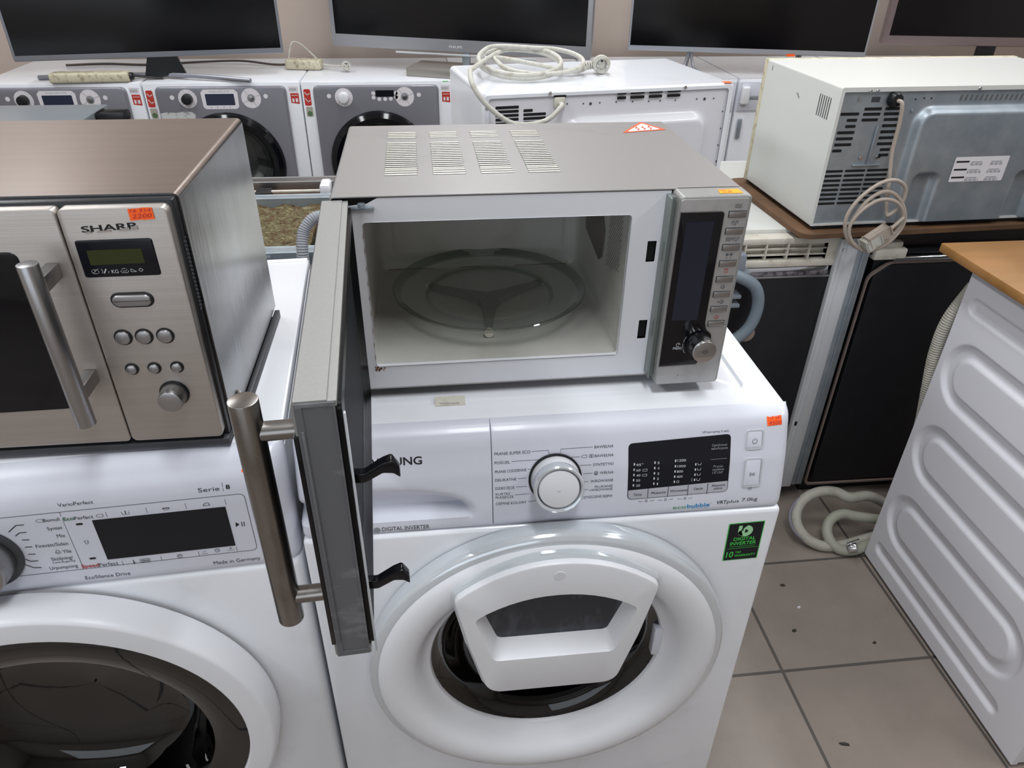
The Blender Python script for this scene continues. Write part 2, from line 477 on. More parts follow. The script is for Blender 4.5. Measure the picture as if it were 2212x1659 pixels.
# top plate with recessed middle
def top_plate(parent, x0, x1, y0, y1, z, th, in0, in1, in2, in3, name='top_panel', m=ENAMEL, rr=.0018):
    b = N()
    def lp(a, c, d, e, r, zz): return [(p[0], p[1], zz) for p in rrect(a, c, d, e, r, 4)]
    loft(b, [lp(x0, x1, y0, y1, rr, z - th), lp(x0, x1, y0, y1, rr, z - .004), lp(x0 + .0012, x1 - .0012, y0 + .0012, y1 - .0012, rr, z - .0012),
             lp(x0 + .004, x1 - .004, y0 + .004, y1 - .004, rr, z),
             lp(in0, in1, in2, in3, .012, z), lp(in0 + .003, in1 - .003, in2 + .003, in3 - .003, .010, z - .0035),
             lp(in0 + .010, in1 - .010, in2 + .010, in3 - .010, .008, z - .0035), lp(in0 + .012, in1 - .012, in2 + .012, in3 - .012, .008, z - .0028)])
    return obj(name, b, m, parent)
top_plate(T, 0.001, .599, .0525, .545, .85, .0145, .035, .562, .088, .50)
# leaning control panel: depth as a function of height
SPROF = [(.7210, .0125), (.7225, .0055), (.7250, .0035), (.729, .003), (.745, .0052), (.759, .008), (.793, .0158), (.82, .0248), (.834, .0293), (.841, .0325), (.8455, .0368), (.8485, .0430), (.8495, .0480), (.8500, .0525)]
def sy(z): return interp(SPROF, z)
def panel(name, x0, x1, rl, rr, f_extra, parent, prof, yb, m, nx=30):
    zs = []
    for (a, _), (c, _) in zip(prof, prof[1:]): zs += frange(a, c, max(1, int((c - a) / .005)))[:-1]
    zs.append(prof[-1][0])
    xs = sorted(set([round(v, 5) for v in frange(x0, x1, nx)] + [round(x0 + rl * k, 5) for k in (.1, .3, .6, 1)] + [round(x1 - rr * k, 5) for k in (.1, .3, .6, 1)]))
    def f(x, z):
        y = interp(prof, z)
        for d, r in ((x - x0, rl), (x1 - x, rr)):
            if d < r: y += r - math.sqrt(max(0, r * r - (r - d) ** 2))
        return (x, min(y + f_extra(x, z), yb - .001), z)
    b = N(); sheet(b, xs, zs, f, skirt=lambda c: (c.x, yb, c.z)); return obj(name, b, m, parent, ang=50)
panel('control_panel', .2298, .6, .0008, .012, lambda x, z: 0, T, SPROF, .054, PANEL_W, 40)
def scoop(x, z):
    q = (x - .085) / .125
    if abs(q) >= 1 or z < .7435: return 0
    top = .7435 + .043 * math.sqrt(1 - q * q)
    if z > top: return 0
    k = (top - z) / (top - .7435)
    return .024 * (sm(0, .9, k) * sm(0, .18, 1 - abs(q)))
d = panel('detergent_drawer', 0, .2290, .012, .0008, scoop, T, SPROF, .054, PANEL_W, 70)
fs = lambda x, z: (x, sy(z) - .0004, z)
SAM_TXT = [("PRANIE SUPER ECO",0.2328,0.8166,0.2759,0.8168,0.0036),("POŚCIEL",0.2327,0.8060,0.2511,0.8061,0.0034),("PRANIE CODZIENNE",0.2328,0.7952,0.2706,0.7956,0.0035),("DELIKATNE",0.2328,0.7847,0.2585,0.7847,0.0035),("DZIECIĘCE",0.2329,0.7738,0.2559,0.7739,0.0035),("KURTKI/",0.2331,0.7662,0.2511,0.7664,0.0032),("PŁASZCZE",0.2330,0.7621,0.2547,0.7619,0.0032),("CIEMNE KOLORY",0.2330,0.7534,0.2705,0.7532,0.0036),("BAWEŁNA",0.3535,0.8180,0.3768,0.8180,0.0035),("BAWEŁNA",0.3539,0.8072,0.3770,0.8072,0.0035),("SYNTETYKI",0.3518,0.7966,0.3771,0.7965,0.0035),("WEŁNA",0.3604,0.7858,0.3773,0.7858,0.0035),("WIROWANIE",0.3491,0.7753,0.3773,0.7753,0.0036),("PŁUKANIE",0.3547,0.7678,0.3769,0.7678,0.0032),("+WIROWANIE",0.3478,0.7637,0.3771,0.7637,0.0032),("CZYSZCZENIE BĘBNA",0.3392,0.7544,0.3772,0.7544,0.0034),("*(Przytrzymaj 3 sek)",0.4860,0.8284,0.5202,0.8286,0.0027)]
b = N()
for s, x0, z0, x1, z1, h in SAM_TXT: text(b, s, x0, z0, x1, z1, h, fs)
for l in [[(0.2779,0.8187),(0.2975,0.8190),(0.2986,0.8142)],[(0.2533,0.8083),(0.2854,0.8085)],[(0.2723,0.7978),(0.275,0.7978)],[(0.2603,0.7867),(0.2707,0.7868)],[(0.258,0.7759),(0.271,0.7758)],[(0.2564,0.7656),(0.2737,0.7658)],[(0.2727,0.7553),(0.2853,0.756)],[(0.3115,0.8143),(0.3128,0.8196),(0.3514,0.8198)],[(0.325,0.809),(0.3351,0.809)],[(0.3356,0.7984),(0.3497,0.7983)],[(0.3403,0.7876),(0.3509,0.7877)],[(0.3408,0.7770),(0.3466,0.7769)],[(0.3386,0.7664),(0.3465,0.7662)]]:
    stroke(b, l, .00042, fs)
# little signs: label tag, eco leaf, wool face, basket
stroke(b, [(.3372,.8090),(.3392,.8106),(.3440,.8106),(.3440,.8074),(.3392,.8074)], .0004, fs, closed=True)
stroke(b, ring2(.3484, .8090, .0017), .0005, fs); stroke(b, ring2(.3508, .8090, .0017), .0005, fs)
stroke(b, ring2(.3557, .7875, .0021), .0006, fs); stroke(b, ring2(.3557, .7868, .0010), .0005, fs)
for x in (.3388,): stroke(b, [(.3352,.7545),(.3352,.7573),(.3376,.7573),(.3376,.7545)], .0004, fs, closed=True)
text(b, "VRT", .5117, .7332, .5249, .7334, .0050, fs, bold=True, slant=.12)
text(b, "plus", .5255, .7334, .5413, .7338, .0048, fs, slant=.12)
text(b, "7.0kg", .5448, .7345, .5655, .7349, .0052, fs, slant=.08)
for x0, x1 in ((.4110, .4300), (.4360, .4540), (.4610, .4790)):
    stroke(b, [(x0, .7462), (x0, .7448), (x0 + .005, .7448)], .0004, fs); stroke(b, [(x1 - .005, .7450), (x1, .7450), (x1, .7464)], .0004, fs)
    stroke(b, ring2((x0 + x1) / 2, .7452, .0015, 8), .0005, fs)
stroke(b, [(.5515,.7533),(.5560,.7537),(.5550,.7515),(.5520,.7512)], .0004, fs, closed=True)
text(b, "DIGITAL INVERTER", .0950, .7272, .1516, .7268, .0062, lambda x, z: (x, sy(z) - .0004, z))
flat('printed_lettering', b, INK, T)
b = N(); text(b, "SAMSUNG", .0780, .8122, .1476, .8118, .0095, fs, bold=True); flat('maker_lettering', b, INK_B, T)
b = N(); text(b, "eco", .4558, .7302, .4727, .7302, .0052, fs); flat('eco_lettering', b, INK_GR, T)
b = N(); text(b, "bubble", .4740, .7304, .5034, .7310, .0056, fs, bold=True); text(b, "TM", .5038, .7350, .5060, .7350, .0012, fs)
text(b, "TECHNOLOGY", .4790, .7284, .5030, .7288, .0012, fs); flat('bubble_lettering', b, INK_BL, T)
# display
DP = b = N()
out = fillet([(0.3951, 0.8212), (0.5233, 0.8259), (0.5243, 0.7510), (0.3961, 0.7486)], .006)
bent_patch(b, out, lambda x, z: (x, sy(z) - .0004, z))
disp = flat('display', b, DISPLAY, T)
b = N()
out = fillet([(0.3966, 0.7617), (0.5232, 0.7660), (0.5234, 0.7519), (0.3970, 0.7495)], [.0005, .0005, .005, .005])
bent_patch(b, out, lambda x, z: (x, sy(z) - .0009, z)); flat('button_strip', b, mat('strip_grey', 'a9aab2', .4), disp)
fd = lambda x, z: (x, sy(z) - .0012, z)
b = N()
for s, x0, z0, x1, z1, h in [("95°",0.4052,0.7935,0.4137,0.7937,0.0031),("60",0.4055,0.7866,0.4106,0.7867,0.0032),("40",0.4058,0.7798,0.4109,0.7799,0.0032),("30",0.4057,0.7731,0.4108,0.7731,0.0032),("20",0.4060,0.7663,0.4111,0.7663,0.0032),("5",0.4316,0.7945,0.4340,0.7946,0.0032),("4",0.4318,0.7876,0.4342,0.7877,0.0032),("3",0.4320,0.7805,0.4344,0.7805,0.0032),("2",0.4319,0.7737,0.4344,0.7737,0.0032),("1",0.4323,0.7669,0.4336,0.7669,0.0032),("1200",0.4566,0.7959,0.4672,0.7958,0.0032),("1000",0.4566,0.7886,0.4673,0.7884,0.0032),("800",0.4565,0.7816,0.4644,0.7815,0.0032),("400",0.4566,0.7746,0.4644,0.7747,0.0032)]:
    text(b, s, x0, z0, x1, z1, h, fd)
for cx, z0, n in ((.4027, .7670, 5), (.4284, .7675, 5), (.4543, .7682, 5), (.4800, .7690, 4)):
    for i in range(n):
        z = z0 + i * .0069; patch(b, [(cx - .0008, z), (cx + .0008, z), (cx + .0008, z + .0030), (cx - .0008, z + .0030)], fd)
        if n == 4: stroke(b, [(cx + .0025, z + .003), (cx + .0032, z + .0004), (cx + .0062, z + .0004), (cx + .0070, z + .003)], .0005, fd)
stroke(b, ring2(.4588, .7694, .0016, 10), .0005, fd); stroke(b, [(.4773, .7725), (.4762, .7725), (.4762, .7690), (.4773, .7690)], .0003, fd)
for z in (.7879, .7811): stroke(b, [(.4130, z), (.4142, z + .0013), (.4190, z + .0013), (.4190, z - .0013), (.4142, z - .0013)], .0004, fd, closed=True)
flat('display_lettering', b, INK_W, disp)
b = N()
for s, x0, z0, x1, z1, h in [("Opóźnione",0.4995,0.8121,0.5186,0.8122,0.0031),("zakończenie",0.4986,0.8081,0.5197,0.8082,0.0031),("Pranie",0.5029,0.7854,0.5151,0.7854,0.0032),("szybkie",0.5019,0.7813,0.5168,0.7813,0.0032),("15'/30'",0.5023,0.7771,0.5159,0.7770,0.0030)]:
    text(b, s, x0, z0, x1, z1, h, fd)
stroke(b, [(.4990, .7960), (.5190, .7966)], .0004, fd)
flat('dim_lettering', b, INK_L, disp)
b = N()
for s, x0, z0, x1, z1, h in [("Temp.",0.4035,0.7538,0.4146,0.7540,0.0034),("Płukanie",0.4261,0.7546,0.4443,0.7549,0.0034),("Wirowanie",0.4497,0.7556,0.4717,0.7560,0.0034),("Opcje",0.4804,0.7566,0.4916,0.7570,0.0034),("Aktywna",0.5027,0.7594,0.5201,0.7598,0.0033),("piana",0.5063,0.7556,0.5167,0.7558,0.0030)]:
    text(b, s, x0, z0, x1, z1, h, fd)
for x in (.4215, .4470, .4724, .4975): stroke(b, [(x, .7500), (x + .0003, .7640)], .0007, fd)
flat('button_lettering', b, DISPLAY, disp)
# buttons
def key(name, x0, x1, z0, z1, r, parent, f, m_rim, m_face, rim=.0016, up=.0014):
    b = N(); o1 = rrect(x0, x1, z0, z1, r); o2 = rrect(x0 + rim, x1 - rim, z0 + rim, z1 - rim, r - rim * .6)
    loft(b, [[f(x, z, .001) for x, z in o1], [f(x, z, -up) for x, z in o1], [f(x, z, -up) for x, z in o2], [f(x, z, .0002) for x, z in o2]], caps=(False, True))
    k = obj(name, b, m_rim, parent)
    b = N(); o3 = rrect(x0 + rim * 1.2, x1 - rim * 1.2, z0 + rim * 1.2, z1 - rim * 1.2, max(r - rim, .0005))
    o4 = rrect(x0 + rim * 1.8, x1 - rim * 1.8, z0 + rim * 1.8, z1 - rim * 1.8, max(r - rim * 1.2, .0004))
    loft(b, [[f(x, z, .001) for x, z in o3], [f(x, z, -up * .6) for x, z in o3], [f(x, z, -up * .9) for x, z in o4]], caps=(False, True))
    obj('button_face', b, m_face, k); return k
fsd = lambda x, z, t: (x, sy(z) + t, z)
k = key('power_button', .5425, .5650, .8052, .8296, .004, T, fsd, BEZEL, PANEL_W)
b = N(); fk = lambda x, z: (x, sy(z) - .0018, z); stroke(b, ring2(.5537, .8158, .0030, 14, 125, 415), .0005, fk); stroke(b, [(.5537, .8165), (.5537, .8198)], .0005, fk); flat('power_symbol', b, INK, k)
k = key('start_button', .5425, .5660, .7552, .7946, .004, T, fsd, BEZEL, PANEL_W)
b = N(); stroke(b, [(.5510, .7712), (.5510, .7755), (.5545, .7733)], .0005, fk, closed=True); stroke(b, [(.5553, .7713), (.5553, .7755)], .0005, fk); stroke(b, [(.5566, .7713), (.5566, .7755)], .0005, fk); flat('start_symbol', b, INK, k)
# programme knob: dark gap ring, white body, clear collar, leaning with the panel
def on_panel(x, z, t): # point t in front of the panel along its normal
    nx = Vector((0, -1, .2456)).normalized(); p = Vector((x, sy(z), z)); return p + nx * t
kc = (.3055, .7838); ax = Vector((0, -1, .2456)).normalized()
b = N(); cyl(b, on_panel(*kc, -.001), on_panel(*kc, .0012), .0325, n=48); kn = obj('programme_knob', b, BLACK, T)
b = N(); cyl(b, on_panel(*kc, .001), on_panel(*kc, .016), .0300, .0285, n=48, bev=.001); obj('knob_skirt', b, WHITE_P, kn)
b = N(); p0 = on_panel(*kc, .004); q = ax.to_track_quat('Z', 'Y')
pr = [(.0292, .012), (.0300, .018), (.0302, .026), (.0285, .0275), (.0262, .0268), (.0255, .0200)]
loft(b, [[p0 + q @ Vector((r * math.cos(2 * PI * i / 48), r * math.sin(2 * PI * i / 48), h)) for i in range(48)] for r, h in pr], caps=(False, False))
obj('knob_collar', b, BEZEL, kn)
b = N(); cyl(b, on_panel(*kc, .015), on_panel(*kc, .0305), .0255, .0245, n=48, bev=.0022); obj('knob_cap', b, WHITE_P, kn)
b = N(); cyl(b, on_panel(kc[0], kc[1] - .001, .0305), on_panel(kc[0], kc[1] - .001, .0309), .0019, n=16, bev=.0001); obj('centre_dimple', b, PANEL_W, kn)
# stickers
def bent_sticker(name, poly, f, m, parent):
    b = N(); bent_patch(b, poly, f); return flat(name, b, m, parent)
def sticker(name, poly, f, m, parent):
    b = N(); patch(b, poly, f); return flat(name, b, m, parent)
st = bent_sticker('price_sticker', [(0.5679, 0.8430), (.5700,.8433),(.5715,.8426),(.5745,.8427),(.5760,.8436),(.5780,.8428),(0.5868, 0.8440), (0.5876, 0.8337), (0.5690, 0.8326)], lambda x, z: (x, sy(z) - .0005, z), ORANGE, T)
b = N(); text(b, "9500", .5707, .8339, .5864, .8345, .0044, lambda x, z: (x, sy(z) - .0008, z), slant=.2); text(b, "1G 281", .5700, .8404, .5864, .8410, .0022, lambda x, z: (x, sy(z) - .0008, z)); flat('handwritten_price', b, INK_RED, st)
ff = lambda x, z: (x, -.0004, z)
ff2 = lambda x, z: (x, -.0007, z)
st = sticker('warranty_sticker', [(.5337, .7005), (.5818, .7021), (.5838, .6345), (.5360, .6335)], ff, GREEN_ST, T)
sticker('sticker_field', [(.5349, .6995), (.5806, .7010), (.5824, .6356), (.5371, .6346)], ff2, DISPLAY, st)
f3 = lambda x, z: (x, -.0010, z)
b = N()
patch(b, ring2(.5580, .6868, .0098, 18, -170, 80), f3, 0)
patch(b, [(.5478, .6965), (.5530, .6965), (.5530, .6850), (.5560, .6780), (.5500, .6800), (.5478, .6860)], f3, 0)
flat('sticker_emblem', b, mat('pale_green_ink', '9fd6a4', .5), st)
b = N(); patch(b, [(.5570, .6838), (.5574, .6905), (.5610, .6880), (.5612, .6850)], lambda x, z: (x, -.0013, z)); patch(b, [(.5525, .6965), (.5545, .6965), (.5545, .6880), (.5525, .6880)], lambda x, z: (x, -.0013, z)); flat('emblem_gap', b, DISPLAY, st)
b = N(); text(b, "DIGITAL", .5444, .6700, .5742, .6706, .0060, f3, True); text(b, "INVERTER", .5410, .6618, .5765, .6626, .0062, f3, True)
text(b, "TECHNOLOGY", .5410, .6582, .5765, .6590, .0018, f3); stroke(b, [(.5390, .6555), (.5800, .6568)], .0006, f3)
text(b, "10", .5392, .6395, .5490, .6399, .0110, f3, True); text(b, "YEAR", .5510, .6468, .5590, .6470, .0035, f3, True); text(b, "WARRANTY", .5510, .6400, .5795, .6410, .0042, f3, True)
flat('sticker_lettering', b, GREEN_ST, st)
b = N(); patch(b, ring2(.0888, .7290, .0042, 20), lambda x, z: (x, sy(z) - .0004, z)); flat('round_emblem', b, ZINC, T)
b = N(); text(b, "TECHNOLOGY", .1201, .7243, .1514, .7240, .0018, lambda x, z: (x, sy(z) - .0004, z)); flat('small_lettering', b, INK, T)
# door
DC = (.305, 0.0, .482)
b = N(); lathe(b, [(.236, .0), (.2465, -.003), (.2475, -.012), (.2470, -.0210), (.2445, -.0265), (.2400, -.0295), (.2340, -.0300), (.2335, -.02)], DC, n=96)
door = obj('door', b, BEZEL, T)
b = N(); lathe(b, [(.2338, -.018), (.2338, -.0305), (.2315, -.0335), (.2240, -.0372), (.2130, -.0390), (.2020, -.0380), (.1920, -.0340), (.1840, -.0260), (.1770, -.0150), (.1700, -.0080), (.1645, -.0060), (.1625, -.0030), (.1622, .006)], DC, n=96)
obj('door_rim', b, WHITE_P, door)
b = N(); lathe(b, [(.1640, -.002), (.1600, .0), (.1480, .006), (.1420, .014), (.1360, .030), (.1250, .050), (.1000, .066), (.0500, .074), (.0001, .076)], DC, n=72)
obj('door_glass', b, thin_glass('dark_door_glass', '1e2025', .02), door)
b = N(); lathe(b, [(.1890, .012), (.1800, .030), (.1700, .040), (.160, .050), (.160, .062)], DC, n=64); obj('door_gasket', b, GASKET, T)
b = N(); lathe(b, [(.165, .062), (.175, .07), (.180, .10), (.180, .28), (.170, .295), (.06, .285), (.0001, .28)], DC, n=64); obj('drum', b, DRUM, T)
# window set in the door
o = [(.4170, .5650), (.3925, .4680), (.2175, .4680), (.1930, .5650), (.1760, .6560)] + [(.305 + .129 * k / 8, .7085 - .0520 * abs(k / 8) ** 2.1) for k in range(-7, 8)] + [(.4340, .6560)]
rr_ = [.05, .026, .026, .05, .020] + [0] * 15 + [.020]
def sc(poly, k, c=(.305, .585)): return [(c[0] + (x - c[0]) * k, c[1] + (z - c[1]) * k) for x, z in poly]
oo = fillet(o, rr_, 9)
b = N(); loft(b, [[(x, -.024, z) for x, z in sc(oo, 1.035)], [(x, -.0420, z) for x, z in sc(oo, 1.035)], [(x, -.0450, z) for x, z in sc(oo, 1.015)], [(x, -.0450, z) for x, z in sc(oo, .97)]], caps=(False, False))
aw = obj('add_window', b, BEZEL, door)
wi = [(.3850, .5360), (.2250, .5360), (.2010, .6180)] + [(.305 + .104 * k / 7, .6540 - .0350 * abs(k / 7) ** 2.1) for k in range(-6, 7)] + [(.4090, .6180)]
wo = fillet(wi, [.012, .012, .010] + [0] * 13 + [.010], 7)
b = N(); y0 = -.044
ins = sc(oo, .985)
M0 = [(x, -.026, z) for x, z in oo]; M1 = [(x, -.0490, z) for x, z in oo]; M2 = [(x, -.0520, z) for x, z in ins]; M3 = [(x, -.0530, z) for x, z in sc(oo, .965)]
loft(b, [M0, M1, M2, M3], caps=(False, False))
plate(b, sc(oo, .965), [wo], lambda u, v, t: (u, -.0530, v))
# recess walls of the window, the lower one a long white slope
sh = lambda x, z: (.305 + (x - .305) * .90, z if z > .60 else .556 + (z - .536) * .6)
loft(b, [[(x, -.0530, z) for x, z in wo], [(x, -.0500, z) for x, z in sc(wo, .985, (.305, .59))], [(*[(sh(x, z)[0])], -.030, sh(x, z)[1]) for x, z in wo]], caps=(False, False))
bmesh.ops.remove_doubles(b, verts=b.verts, dist=.00005)
obj('window_frame', b, WHITE_P, aw)
b = N(); patch(b, wo, lambda x, z: (.305 + (x - .305) * .91, -.031, z if z > .6 else .554 + (z - .536) * .6)); flat('window_pane', b, mat('misted_dark_window', '2b2e36', .22, noise=('4c5058', (35, 35, 14), .5, .75)), aw)
b = N(); lathe(b, [(.0070, 0), (.0066, -.0006), (.0001, -.0006)], (.305, -.0530, .688), n=24); obj('round_mark', b, WHITE_P, aw)
b = N(); box(b, .4560, .4680, -.0100, .004, .4600, .5150, .002); lab(obj('door_catch', b, PANEL_W, door), 'grey catch plate inside door rim')

# ================================================================== WHITE WASHER UNDER THE STEEL MICROWAVE
BY = math.radians(3.4)
T = thing('washing_machine', 'white front loader with Swedish programme names and a black display, under the closed steel microwave', 'washing machine', (-.6108, -.0325, 0), BY)
W = .606
o = cabinet('cabinet', T, W, .55, .015, .690, (.283, .436), r=.19, bev=.012)
b = N(); box(b, 0.002, W - .002, .032, .55, .690, .832); obj('upper_body', b, ENAMEL, T)
b = N(); box(b, .03, W - .03, .06, .50, 0, .0145); obj('foot_plinth', b, DARK_GREY, T)
b = N(); box(b, .002, W - .002, .031, .556, .832, .850, .004, 2); obj('top_panel', b, ENAMEL, T)
b = N(); box(b, .004, W - .004, .543, .5565, .8485, .8508, .001); obj('rear_trim', b, WHITE_P, T)
BPROF = [(.6895, .008), (.6905, .0015), (.694, 0), (.795, .0), (.812, .0012), (.825, .0045), (.836, .0100), (.843, .0160), (.8475, .0225), (.8498, .0300)]
def by(z): return interp(BPROF, z)
panel('control_panel', 0, W, .016, .020, lambda x, z: 0, T, BPROF, .034, PANEL_W, 40)
fs = lambda x, z: (x, by(z) - .0004, z)
b = N()
for s, x0, z0, x1, z1, h in [("VarioPerfect",0.3662,0.8087,0.4019,0.8086,0.0048),("Serie",0.5112,0.8094,0.5339,0.8094,0.0056),("Bomull",0.3466,0.7901,0.3627,0.7901,0.0049),("Syntet",0.3466,0.7777,0.3620,0.7777,0.0050),("Mix",0.3530,0.7658,0.3615,0.7657,0.0051),("Fintvätt/Siden",0.3276,0.7538,0.3610,0.7536,0.0052),("Ylle",0.3518,0.7417,0.3607,0.7417,0.0053),("Sköljning/",0.3370,0.7321,0.3595,0.7318,0.0053),("Centrifugering",0.3367,0.7276,0.3604,0.7276,0.0029),("Urpumpning",0.3311,0.7183,0.3607,0.7181,0.0054),("Perfect",0.3775,0.7888,0.3970,0.7886,0.0050),("Perfect",0.3828,0.7152,0.4035,0.7150,0.0055),("EcoSilence Drive",0.3631,0.6970,0.4120,0.6966,0.0056),("Made in Germany",0.5057,0.6974,0.5594,0.6975,0.0057)]:
    text(b, s, x0, z0, x1, z1, h, fs)
stroke(b, [(.5376, .8082), (.5376, .8182)], .0005, fs)
fr = fillet([(-.0, .8013), (.5586, .8018), (.5586, .7140), (-.0, .7142)], [0, .007, .007, 0]); stroke(b, fr, .0006, fs)
stroke(b, [(.3655, .8012), (.3655, .7140)], .0005, fs)
for l in [[(0.4108,0.7955),(0.4108,0.7880)],[(0.4527,0.7960),(0.4527,0.7880)],[(0.4942,0.7965),(0.4942,0.7885)],[(0.5368,0.7969),(0.5368,0.7885)],[(0.4083,0.7199),(0.4083,0.7128)],[(0.4507,0.7207),(0.4507,0.7135)],[(0.4927,0.7216),(0.4927,0.7140)],[(0.5356,0.7225),(0.5356,0.7153)]]:
    stroke(b, l, .0004, fs)
# care signs
stroke(b, [(.4266,.7935),(.4270,.7893),(.4340,.7893),(.4344,.7935)], .0004, fs); stroke(b, [(.4306,.7900),(.4306,.7945)], .0009, fs)
stroke(b, [(.4694,.7935),(.4704,.7900),(.4756,.7900),(.4766,.7935)], .0004, fs); stroke(b, [(.4697,.7925),(.4764,.7925)], .0012, fs)
stroke(b, [(.5125,.7902),(.5195,.7902),(.5185,.7938),(.5150,.7938),(.5130,.7918)], .0006, fs, closed=True)
stroke(b, [(.4204,.7150),(.4204,.7195)], .0009, fs); stroke(b, ring2(.4204,.7146,.0011,10), .0006, fs)
for z in (.7183, .7150): stroke(b, [(.4270,z),(.4280,z+.0014),(.4380,z+.0014),(.4380,z-.0014),(.4280,z-.0014)], .0004, fs, closed=True)
text(b, "40°C", .4292, .7177, .4370, .7177, .0016, fs); text(b, "60°C", .4292, .7143, .4370, .7143, .0016, fs)
stroke(b, ring2(.4714,.7177,.0028,14), .0005, fs); stroke(b, ring2(.4714,.7177,.0014,12,0,250), .0005, fs)
stroke(b, ring2(.5138,.7200,.0026,14), .0005, fs); stroke(b, [(.5138,.7216),(.5138,.7199),(.5150,.7199)], .0004, fs)
stroke(b, [(.4950,.7168),(.5030,.7168)], .0004, fs); stroke(b, [(.5250,.7180),(.5330,.7180)], .0004, fs); stroke(b, [(.4975,.7200),(.5010,.7200)], .0005, fs); stroke(b, [(.5275,.7210),(.5305,.7210)], .0005, fs); stroke(b, [(.5290,.7196),(.5290,.7224)], .0005, fs)
stroke(b, [(.3775,.7560),(.3790,.7572),(.3808,.7572),(.3823,.7560),(.3815,.7548),(.3812,.7553),(.3812,.7520),(.3786,.7520),(.3786,.7553),(.3783,.7548)], .0004, fs, closed=True)
stroke(b, ring2(.3470,.7455,.0018,12), .0005, fs); stroke(b, ring2(.3470,.7448,.0030,12,180,360), .0005, fs)
for x0, z in ((.3390, .7925), (.4000, .7912)): stroke(b, [(x0, z), (x0 + .0016, z + .0020), (x0 + .0070, z + .0020), (x0 + .0070, z - .0020), (x0 + .0016, z - .0020)], .0004, fs, closed=True)
flat('printed_lettering', b, INK, T)
b = N()
text(b, "8", .5408, .8102, .5453, .8102, .0056, fs, True)
for l in [[(0.3084,0.7814),(0.3181,0.7896),(0.3258,0.7893)],[(0.313,0.7747),(0.3181,0.7785),(0.3249,0.7783)],[(0.3174,0.7677),(0.3243,0.767)],[(0.317,0.7568),(0.3238,0.7563)],[(0.3168,0.7459),(0.3236,0.7451)],[(0.3118,0.7387),(0.3156,0.735),(0.3233,0.7345)],[(0.3065,0.7327),(0.3157,0.7247),(0.3232,0.7237)]]:
    stroke(b, l, .0010, fs)
patch(b, [(0.5419,0.7607),(0.5411,0.7535),(0.5457,0.7569)], fs)
patch(b, [(.5481,.7603),(.5490,.7603),(.5486,.7534),(.5477,.7534)], fs); patch(b, [(.5507,.7603),(.5516,.7603),(.5512,.7534),(.5503,.7534)], fs)
for cz in (.7822, .7290): patch(b, rrect(.3768 - (.001 if cz < .75 else 0), .3838 - (.001 if cz < .75 else 0), cz - .0014, cz + .0014, .0013), fs)
flat('black_marks', b, INK_B, T)
b = N(); text(b, "Eco", .3664, .7891, .3773, .7891, .0050, fs, True); flat('eco_lettering', b, INK_GR2, T)
b = N(); text(b, "Speed", .3642, .7158, .3826, .7155, .0054, fs, True); flat('speed_lettering', b, INK_RED, T)
b = N(); loft(b, [[(x, by(z) + .001, z) for x, z in o_] for o_ in [rrect(.3942, .5354, .7247, .7856, .0006)]] + [[(x, by(z) - .0005, z) for x, z in rrect(.3942, .5354, .7247, .7856, .0006)]], caps=(False, True)); obj('display', b, DISPLAY, T)
b = N(); cyl(b, (.2680, .001, .7480), (.2680, -.004, .7480), .0440, n=64, bev=.001); kn = obj('programme_knob', b, DARK_GREY, T)
b = N(); cyl(b, (.2680, -.003, .7480), (.2680, -.032, .7480), .0375, .0345, n=64, bev=.003); obj('knob_body', b, HANDLE_L, kn)
b = N(); box(b, .2950, .2985, -.0325, -.028, .7475, .7500, M=None); bmesh.ops.rotate(b, verts=b.verts, cent=(.268, 0, .748), matrix=Matrix.Rotation(-.55, 3, 'Y')); obj('knob_mark', b, PANEL_W, kn)
st = sticker('price_sticker', [(.560, .842), (.581, .842), (.581, .828), (.560, .828)], fs, ORANGE, T)
DC = (.283, 0, .436)
b = N(); lathe(b, [(.240, .001), (.2525, -.004), (.2535, -.012), (.2535, -.018)], DC, n=96); door = obj('door', b, DARK_GREY, T)
b = N(); lathe(b, [(.250, -.004), (.2560, -.0060), (.2578, -.0110), (.2575, -.0300), (.2558, -.0410), (.2540, -.0458), (.2518, -.0478), (.2490, -.0483), (.2230, -.0490), (.2210, -.0475), (.2200, -.040)], DC, n=96)
obj('door_rim', b, WHITE_P, door)
b = N(); lathe(b, [(.2215, -.0440), (.2100, -.0445), (.1900, -.0440), (.1750, -.0390), (.1700, -.030), (.1600, .000), (.1500, .030), (.1350, .045), (.0900, .055), (.0001, .060)], DC, n=72)
obj('door_glass', b, thin_glass('dark_smoked_glass', '26262b', .02), door)
b = N(); lathe(b, [(.1890, .012), (.1800, .030), (.1600, .045), (.160, .062)], DC, n=64); obj('door_gasket', b, GASKET, T)
b = N(); lathe(b, [(.165, .062), (.175, .07), (.180, .10), (.180, .28), (.170, .295), (.06, .285), (.0001, .28)], DC, n=64); obj('drum', b, DRUM, T)
# ================================================================== CLOSED STEEL MICROWAVE (left); local origin = front face, right lower corner
T = thing('microwave_oven', 'closed brushed steel microwave with bar handle and orange price tag, on the left front washer', 'microwave', (-.063, .02, .85))
Z0 = .012
b = N(); loft(b, [[(p[0], y, p[1]) for p in rrect(-.4640, .0030, Z0 + .001, Z0 + .272, .007, 5)] for y in (.0225, .318)]); casing = obj('casing', b, [STEEL_SIDE], T)
casing.data.materials.append(STEEL_TOP)
for p in casing.data.polygons:
    if p.normal.z > .7: p.material_index = 1
b = N(); box(b, -.4625, .0005, .0115, .0235, Z0 + .0015, Z0 + .2695, .003); obj('bezel_surround', b, BLACK, T)
